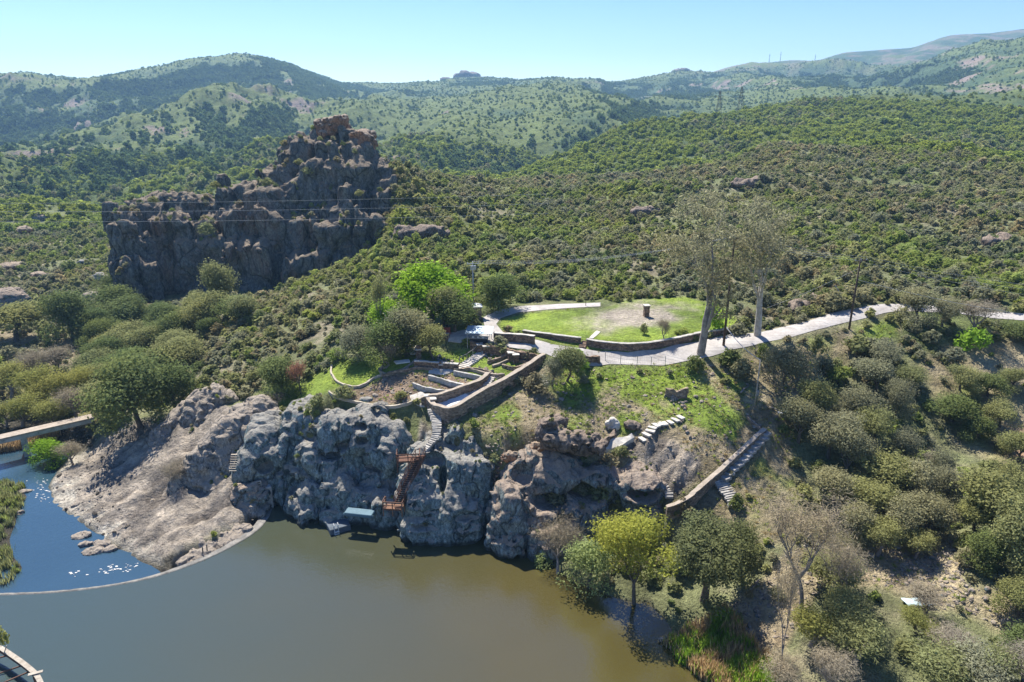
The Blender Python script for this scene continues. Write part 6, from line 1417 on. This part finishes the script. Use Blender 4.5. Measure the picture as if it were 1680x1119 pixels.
# dock with ladder, raft
c = Vector(PZ(556, 868, 0)); e = empty("concrete_dock", c, .5); b = MB(); b.box((0, .4, .1), (2.6, 2.6, 1.3)); b.build("block", mat_mottled("blue_concrete", [(.3, (.07, .085, .10)), (.7, (.13, .15, .17))], 1.0, bumps=((4, .4, .04),)), e, bevel=.05)
lad = None
for s in (-.25, .25): b = MB(); b.tube([(s - .5, -.98, -.6), (s - .5, -.98, 1.3), (s - .5, -.7, 1.45), (s - .5, -.45, 1.2), (s - .5, -.45, .8)], .04, 6); r_o = b.build("ladder_rail", M_WHITE, e)
b = MB(); b.box((-.5, -1.0, .35), (.6, .2, .06)); b.build("ladder_step", M_WHITE, e); b = MB(); b.box((-.5, -1.0, 0), (.6, .2, .06)); b.build("ladder_step", M_WHITE, e)
tag(e, "bluish concrete dock block with a white swimming ladder at the foot of the largest crag", "dock")
c = Vector(PD(590, 840, 85.2)); e = empty("blue_raft", c, -.18); b = MB(); b.box((0, 0, 0), (3.6, 1.3, .22)); b.build("deck", M_BLUE, e, bevel=.06)
for s in (-.45, .45): b = MB(); b.tube([(-1.9, s, -.22), (1.9, s, -.22)], .2, 10); b.build("float", M_BLUE, e, smooth=True)
tag(e, "long faded blue raft stored on the ledge behind the leafy cliff bush", "raft")

# ---- dam
M_DAM = mat_mottled("wet_concrete", [(.3, (.09, .085, .075)), (.5, (.16, .15, .13)), (.7, (.26, .24, .205))], .9, bumps=((3, .4, .06),), rough=.6)
DP = [Vector(p_) for p_ in DAM]; DL = catmull(DP, .6); n = len(DL); V = []; F = []; rn_ = np.random.default_rng(5); e = empty("dam", DP[0])
for i, p_ in enumerate(DL):
    d = (DL[min(i + 1, n - 1)] - DL[max(i - 1, 0)]); d.z = 0; d.normalize(); s = Vector((d.y, -d.x, 0))
    if s.x > 0: s = -s
    if s.y < 0 and abs(s.x) < .5: s = -s
    wd = .30 + .9 * (1 - min(1, i / (n * .5))); zc = .12 - .06 * min(1, i / (n * .5))
    for o_, z_ in ((-.15, -3.2), (-.1, zc - .06), (0, zc), (wd, zc - .05 + .02 * rn_.normal()), (wd + .5, -.9), (wd + 1.2, -3.2)): V.append(p_ + s * o_ + Vector((0, 0, z_ - p_.z)) - DP[0])
m6 = 6
for i in range(n - 1):
    for k in range(m6): F.append((i * m6 + k, (i + 1) * m6 + k, (i + 1) * m6 + (k + 1) % m6, i * m6 + (k + 1) % m6))
F += [tuple(range(6)), tuple((n - 1) * 6 + k for k in range(6))[::-1]]
b = MB(); b.add(V, F); me = b.mesh("wall"); bm = bmesh.new(); bm.from_mesh(me); bmesh.ops.recalc_face_normals(bm, faces=bm.faces); bm.to_mesh(me); bm.free(); obj("wall", me, M_DAM, e)
g0 = hit(437, 826); b = MB(); b.box(Vector(PD(438, 815, 91.0)) - DP[0], (1.3, 1.3, 3.4), rz=.5); b.build("gatepost", M_CONC, e, bevel=.05)
b = MB(); b.box(Vector(PD(441, 790, 91.4)) - DP[0], (.7, .6, .6), rz=.5); b.build("gate_motor", M_ORNGW, e)
for px, py in ((333, 908), (340, 904)): b = MB(); q = Vector(PZ(px, py, .1)) - DP[0]; b.tube([q, q + Vector((.05, 0, .9))], .07, 6); b.build("stake", M_DARK, e)
tag(e, "curved concrete dam wall holding back the brown lake", "dam")
# foam where water spills
def foam(name, pix, z, label):
    rr_ = np.random.default_rng(len(label)); b = MB()
    for px, py in pix:
        for k in range(14):
            c = PZ(px + rr_.normal() * 10, py + rr_.normal() * 2.5, z); r1 = rr_.uniform(.02, .13); a0 = rr_.uniform(0, 6); m_ = 7
            b.add([(c[0] + math.cos(a0 + q * 6.283 / m_) * r1 * rr_.uniform(.8, 1.9), c[1] + math.sin(a0 + q * 6.283 / m_) * r1 * .7, z + .03) for q in range(m_)] + [(c[0], c[1], z + .07)], [(q, (q + 1) % m_, m_) for q in range(m_)])
    return tag(b.build(name, M_WHITE), kind="stuff", label=label, cat="foam")
foam("foam", [(182, 930), (200, 934), (215, 928), (170, 938), (120, 940)], -1.5, "white foam on the river where the dam spills over")
foam("foam", [(68, 790), (76, 797), (80, 806), (66, 812), (74, 820)], -1.5, "white riffles along the left shore of the pale slab")
for (px, py, s, lab) in [(150, 905, 1.3, "pale stone in the river off the slab, front of the cluster"), (165, 893, 1.0, "pale stone in the river off the slab, middle of the cluster"), (128, 880, 1.1, "tan stone with a tuft in the river off the slab"), (138, 893, .9, "flat stone between the tufted stone and the front stone"), (178, 902, .8, "brown stone touching the slab beside the river stones"), (40, 806, .9, "pale boulder at the left river bank, upper"), (25, 842, .9, "pale boulder at the left river bank, lower")]:
    c = PZ(px, py, -1.45); tag(rock("river_stone", [(c, np.array([s, s * .75, .38])), (c + np.array([s * .7, .2, 0]), np.array([s * .6, s * .5, .3]))], .12, M_SLAB, k=.3, rough=(.25, 1.1), crack=(.15, 1), seed=int(px), fine=.07), lab, "stone")
# small timber steps and rails behind the dam end
e = empty("wooden_steps", PD(383, 775, 90.2)); o0 = Vector(PD(383, 775, 90.2)); o1 = Vector(PD(386, 745, 91.4))
for k in (-.5, .5): b = MB(); b.bar((k, 0, 0), o1 - o0 + Vector((k, 0, 0)), .06, .2); b.build("stringer", M_WOODG, e)
for i in range(8): b = MB(); b.box((o1 - o0) * ((i + .5) / 8) + Vector((0, 0, .1)), (1.05, .26, .06)); b.build("tread", M_WOODG, e)
tag(e, "small grey wooden steps against the rock left of the dam gatepost", "steps")
rail("wooden_rail", [Vector(PD(406, 806, 90)), Vector(PD(417, 802, 90)), Vector(PD(429, 799, 90))], "short three bar wooden rail beside the dam gatepost", M_WOODG, h_=.9, r=.07, mids=2)

# ---- bridge
A0, A1 = Vector(PZ(-170, 762, 2.4)), Vector(PZ(155, 687, 2.4)); e = empty("footbridge", A0); d_ = (A1 - A0).normalized(); s_ = Vector((-d_.y, d_.x, 0)) * 1.3
b = MB(); b.bar(s_ * 1, (A1 - A0) + s_, 1.9, .25); b.build("deck", M_TAN, e)
for k in (.4, 1.6): b = MB(); b.bar(s_ * k - Vector((0, 0, .43)), (A1 - A0) + s_ * k - Vector((0, 0, .43)), .3, .58); b.build("girder", M_CONC, e)
for px in (37, -120): q = PZ(px, 722 - (px - 0) * .227, 2.4); q = Vector(q) - A0 + s_; b = MB(); b.box(q + Vector((0, 0, -3.2)), (.9, 2.0, 5.6), rz=math.atan2(d_.y, d_.x)); b.build("pier", M_CONC, e, bevel=.04)
tag(e, "plain concrete bridge on a square pier crossing the river at the left", "bridge")

# ---- poles and wires
def pole(px, py, top, label, mat, r=.16, arm=0, name="power_pole", ins=3, box=False, lat=False):
    w = hit(px, py); m = mpp(w) / .95; h_ = (py - top) * m; e = empty(name, w, .3); b = MB(); b.tube([(0, 0, -.5), (0, 0, h_)], [r, r * .65], 10); b.build("shaft", mat, e, smooth=True)
    if arm:
        b = MB(); b.bar((-arm / 2, -.12, h_ - .35), (arm / 2, -.12, h_ - .35), .1, .13); b.build("crossarm", mat, e)
        for i in range(ins): x_ = -arm * .46 + arm * .92 * i / max(ins - 1, 1); b = MB(); b.tube([(x_, -.12, h_ - .28), (x_, -.12, h_ - .02)], [.06, .04], 6); b.build("insulator", M_WHITE, e)
    if box: b = MB(); b.box((0, -.25, h_ * .32), (.32, .22, .6)); b.build("meter_box", M_METAL, e)
    if lat:
        b = MB(); b.box((0, -.28, h_ - 1.0), (.9, .4, .7)); b.build("transformer", M_METAL, e)
    tag(e, label, "pole"); return w + Vector((0, 0, h_)), w
T1, W1 = pole(1393, 540, 428, "wooden power pole standing alone at the outer edge of the drive on the right", M_POLE, .17, 2.2)
T2, W2 = pole(1187, 567, 396, "very dark wooden pole between the two tall eucalyptus trees", M_POLE, .19, 2.0)
T3, W3 = pole(777, 512, 432, "power pole with a transformer behind the big bright green tree", M_METAL, .14, 2.0, lat=True)
T4, W4 = pole(1238, 668, 590, "short service pole with a meter box on the dirt track", M_WOODG, .1, 0, box=True)
pole(961, 502, 478, "thin marker post at the upper end of the drive loop", M_POLE, .06)
T5 = Vector(PD(1960, 500, 96)); 
def wire(a, b_, sag, label, r=.022, n=24, name="power_line"):
    a, b_ = Vector(a), Vector(b_); P = []
    for i in range(n + 1): t = i / n; p = a.lerp(b_, t); p.z -= sag * 4 * t * (1 - t); P.append(p - a)
    m_ = MB(); m_.tube(P, r, 4); o = m_.build(name, M_WIRE); o.location = a; return tag(o, label, "wire")
for k, nm in ((-1, "lower"), (0, "middle"), (1, "upper")):
    off = Vector((0, .0, .18 * k)); ox = Vector((k * .9, k * .25, 0))
    wire(T1 + off + ox, T5 + off * 5 + ox, 1.2, "%s of three power wires running right from the lone drive pole" % nm)
    wire(T1 + off + ox, T2 + off + ox, .5, "%s of three power wires between the lone drive pole and the dark pole" % nm)
    wire(T2 + off + ox, T3 + off + ox, 1.4, "%s of three power wires between the dark pole and the transformer pole" % nm)
wire(T1 - Vector((0, 0, 3.2)), T5 - Vector((0, 0, 3.6)), 1.4, "telephone wire sagging right below the power wires of the drive pole", r=.035)
wire(T1 - Vector((0, 0, 1.5)), hit(1240, 512), 0.3, "thin stay wire slanting down left from the lone drive pole")
wire(W2 + Vector((0, 0, 3.0)), T4, .5, "thick pale service cable from the dark pole to the meter pole", r=.05)
g_ = hit(1386, 492); wire(g_, g_ + Vector((-1.5, 1.0, 2.2)), 0, "short white guy wire guard on the bank above the drive", r=.06, n=2)
for i, (y0, y1, nm) in enumerate([(334, 324, "top"), (347, 340, "middle"), (364, 356, "bottom")]):
    wire(PD(-260, y0 - 2, 150), PD(900, y1 - 6, 150), .9, "%s of three long wires crossing in front of the butte" % nm, r=.028)
# transmission towers on the far ridge
def lattice(px, py, top, d, label):
    w = Vector(PD(px, py, d)); w.z = hz(w.x, w.y); h_ = (py - top) * d / FPX * 1.0; e = empty("transmission_tower", w); b = MB()
    hw = h_ * .11
    for sx, sy in ((-1, -1), (1, -1), (1, 1), (-1, 1)): b.bar((sx * hw, sy * hw, -1), (sx * hw * .2, sy * hw * .2, h_), .2)
    for i in range(6):
        t0, t1 = i / 6, (i + 1) / 6; a, c = hw * (1 - .8 * t0), hw * (1 - .8 * t1)
        for s in (-1, 1): b.bar((-a, s * a, t0 * h_), (c, s * c, t1 * h_), .11); b.bar((a, s * a, t0 * h_), (-c, s * c, t1 * h_), .11)
    b.build("frame", M_POLE, e)
    for q in (.68, .8, .92): b = MB(); b.bar((-h_ * .16, 0, q * h_), (h_ * .16, 0, q * h_), .18); b.build("crossarm", M_POLE, e)
    return tag(e, label, "tower")
lattice(1178, 192, 152, 548, "left of the two lattice transmission towers on the green ridge")
lattice(1213, 190, 148, 560, "right of the two lattice transmission towers on the green ridge")
for px, tp, lab in ((1280, 88, "tallest thin antenna mast on the far skyline"), (1337, 92, "short antenna mast on the far skyline right of the tallest"), (1262, 91, "small mast left of the tallest one on the far skyline")):
    w = Vector(PD(px, 99, 2650)); h_ = (101 - tp) * 2650 / FPX; e = empty("antenna_mast", w); b = MB(); b.tube([(0, 0, -12), (0, 0, h_)], [1.3, .7], 5); b.build("mast", M_POLE, e); b = MB(); b.bar((-3, 0, h_ * .7), (3, 0, h_ * .7), .8); b.build("crossbar", M_POLE, e); tag(e, lab, "mast")
# odds and ends
w = hit(1505, 992); rn_ = np.random.default_rng(3); b = MB(); G_ = 7; V = []; F = []
for j in range(4):
    for i in range(G_): V.append((-1.5 + 3 * i / (G_ - 1) + rn_.normal() * .08, -.6 + 1.2 * j / 3 + rn_.normal() * .05, .32 + .22 * math.sin(i * 1.3 + j) * .5 + .1 * rn_.random()))
for j in range(3):
    for i in range(G_ - 1): F.append((j * G_ + i, j * G_ + i + 1, (j + 1) * G_ + i + 1, (j + 1) * G_ + i))
b.add(V, F); o = b.build("crumpled_sheet", M_PBLUE, smooth=True); so = o.modifiers.new("s", 'SOLIDIFY'); so.thickness = .06; o.location = w; tag(o, "crumpled pale blue sheet lying among scrub on the right flat", "sheet")
w = hit(1284, 677); o = MB().box((0, 0, .15), (1.6, 1.1, .12), rz=.3).build("white_board", M_WHITE, bevel=.02); o.location = w; tag(o, "white board lying on the grass beside the grey thicket", "board")
for px, py, l_, a_, lab in [(1222, 640, 3, .9, "dark log lying across the dirt track left of the meter pole"), (1268, 672, 1.6, -.9, "pale stick leaning beside the white board"), (1120, 1046, 5, .15, "long fallen log on the shore under the biggest shore oak"), (1240, 960, 2.5, .8, "dead branch on the brown flat right of the biggest shore oak"), (330, 800, 1.6, .2, "bleached log end on the pale slab")]:
    w = hit(px, py); b = MB(); b.tube([(-l_ / 2, 0, .12), (0, .08, .2), (l_ / 2, 0, .16)], [.14, .12, .08], 7); o = b.build("fallen_log", M_GREYBARK, smooth=True); o.location = w; o.rotation_euler = (0, 0, a_); tag(o, lab, "log")
# timber and steel frame at the lower left corner
P = [Vector(PZ(px, py, 1.3)) for px, py in ((-30, 1052), (0, 1066), (22, 1080), (44, 1096), (62, 1113), (72, 1135))]; e = empty("jetty_frame", P[1]); L_ = catmull(P, .4)
b = MB()
for a_, c_ in zip(L_[:-1], L_[1:]): b.bar(a_ - P[1], c_ - P[1] + (c_ - a_) * .05, .22, .5)
b.build("rim_beam", M_WOODR, e)
b = MB()
for a_, c_ in zip(L_[:-1], L_[1:]): b.bar(a_ - P[1] + Vector((0, 0, .3)), c_ - P[1] + (c_ - a_) * .05 + Vector((0, 0, .3)), .42, .06)
b.build("rim_board", M_WOODG, e)
for (x0, y0), (x1, y1) in (((-40, 1118), (36, 1092)), ((-40, 1140), (48, 1102)), ((-40, 1090), (14, 1075))): b = MB(); b.bar(Vector(PZ(x0, y0, 1.3)) - P[1], Vector(PZ(x1, y1, 1.3)) - P[1], .09, .12); b.build("cross_bar", M_WOODR, e)
b = MB(); q = Vector(PZ(58, 1112, 1.3)) - P[1]; b.bar(q + Vector((0, 0, -2.5)), q + Vector((0, 0, .2)), .25); b.build("post", M_WOODR, e); b = MB(); b.bar(q + Vector((-.5, -.1, .42)), q + Vector((.55, .35, .42)), .3, .08); b.build("end_board", M_WOODG, e)
b = MB(); q = Vector(PZ(10, 1075, 1.3)) - P[1]; b.bar(q + Vector((-.1, 0, .3)), q + Vector((.3, 0, 1.1)), .07); b.build("post", M_WOODG, e)
tag(e, "curved rusty red timber frame with cross bars over the water in the lower left corner", "jetty")
# small plants rooted on the ledges of the crags
def ledge_plants(names, n, smin_, smax_, label, seed, nzmin=.72):
    P = []
    for o in COL.objects:
        if o.type == 'MESH' and any(o.name.startswith(q) for q in names):
            me = o.data; nv = len(me.vertices); A = np.empty(nv * 3, np.float32); me.vertices.foreach_get("co", A); N_ = np.empty(nv * 3, np.float32); me.vertices.foreach_get("normal", N_); A = A.reshape(-1, 3) + np.array(o.location); N_ = N_.reshape(-1, 3)
            k = (N_[:, 2] > nzmin) & (A[:, 2] > 1.2); P.append(A[k])
    P = np.concatenate(P); w_ = fbm(P[:, 0] / 5, P[:, 1] / 5, P[:, 2] / 5, 2, seed); P = P[w_ > .12]; r_ = np.random.default_rng(seed); P = P[r_.choice(len(P), min(n, len(P)), replace=False)]
    scatter("ledge_plants", P[:, 0], P[:, 1], P[:, 2] - .1, r_.uniform(smin_, smax_, len(P)), r_.integers(0, len(fm), len(P)), fm, label, "plants")
ledge_plants(["rock_butte"], 320, .8, 2.4, "small bushes rooted in the ledges and cracks of the dark butte", 3, .6)
ledge_plants(["rock_crag", "rock_ridge", "rock_outcrop"], 230, .25, .9, "small tufts and weeds rooted on the lake crags", 4)
tree(-2, 1062, 54, 34, 's_willow0', 'riverside_bush', "green bush just entering the photo at the left edge above the jetty frame", cat="bush", d=63)
# ------------------------------------------------------------------ haze
hb = MB(); hb.box((0, 1880, 80), (8200, 4300, 600)); hz_o = hb.build("haze", None)
m = bpy.data.materials.new("haze_air"); m.use_nodes = True; nt = m.node_tree
for n_ in list(nt.nodes):
    if n_.type == 'BSDF_PRINCIPLED': nt.nodes.remove(n_)
v = nt.nodes.new("ShaderNodeVolumePrincipled"); v.inputs["Color"].default_value = (.38, .68, 1, 1); v.inputs["Density"].default_value = .00016; v.inputs["Anisotropy"].default_value = .25
nt.links.new(v.outputs[0], [n_ for n_ in nt.nodes if n_.type == 'OUTPUT_MATERIAL'][0].inputs["Volume"])
hz_o.data.materials.append(m); tag(hz_o, kind="stuff", label="thin blue air haze over the whole valley", cat="haze")
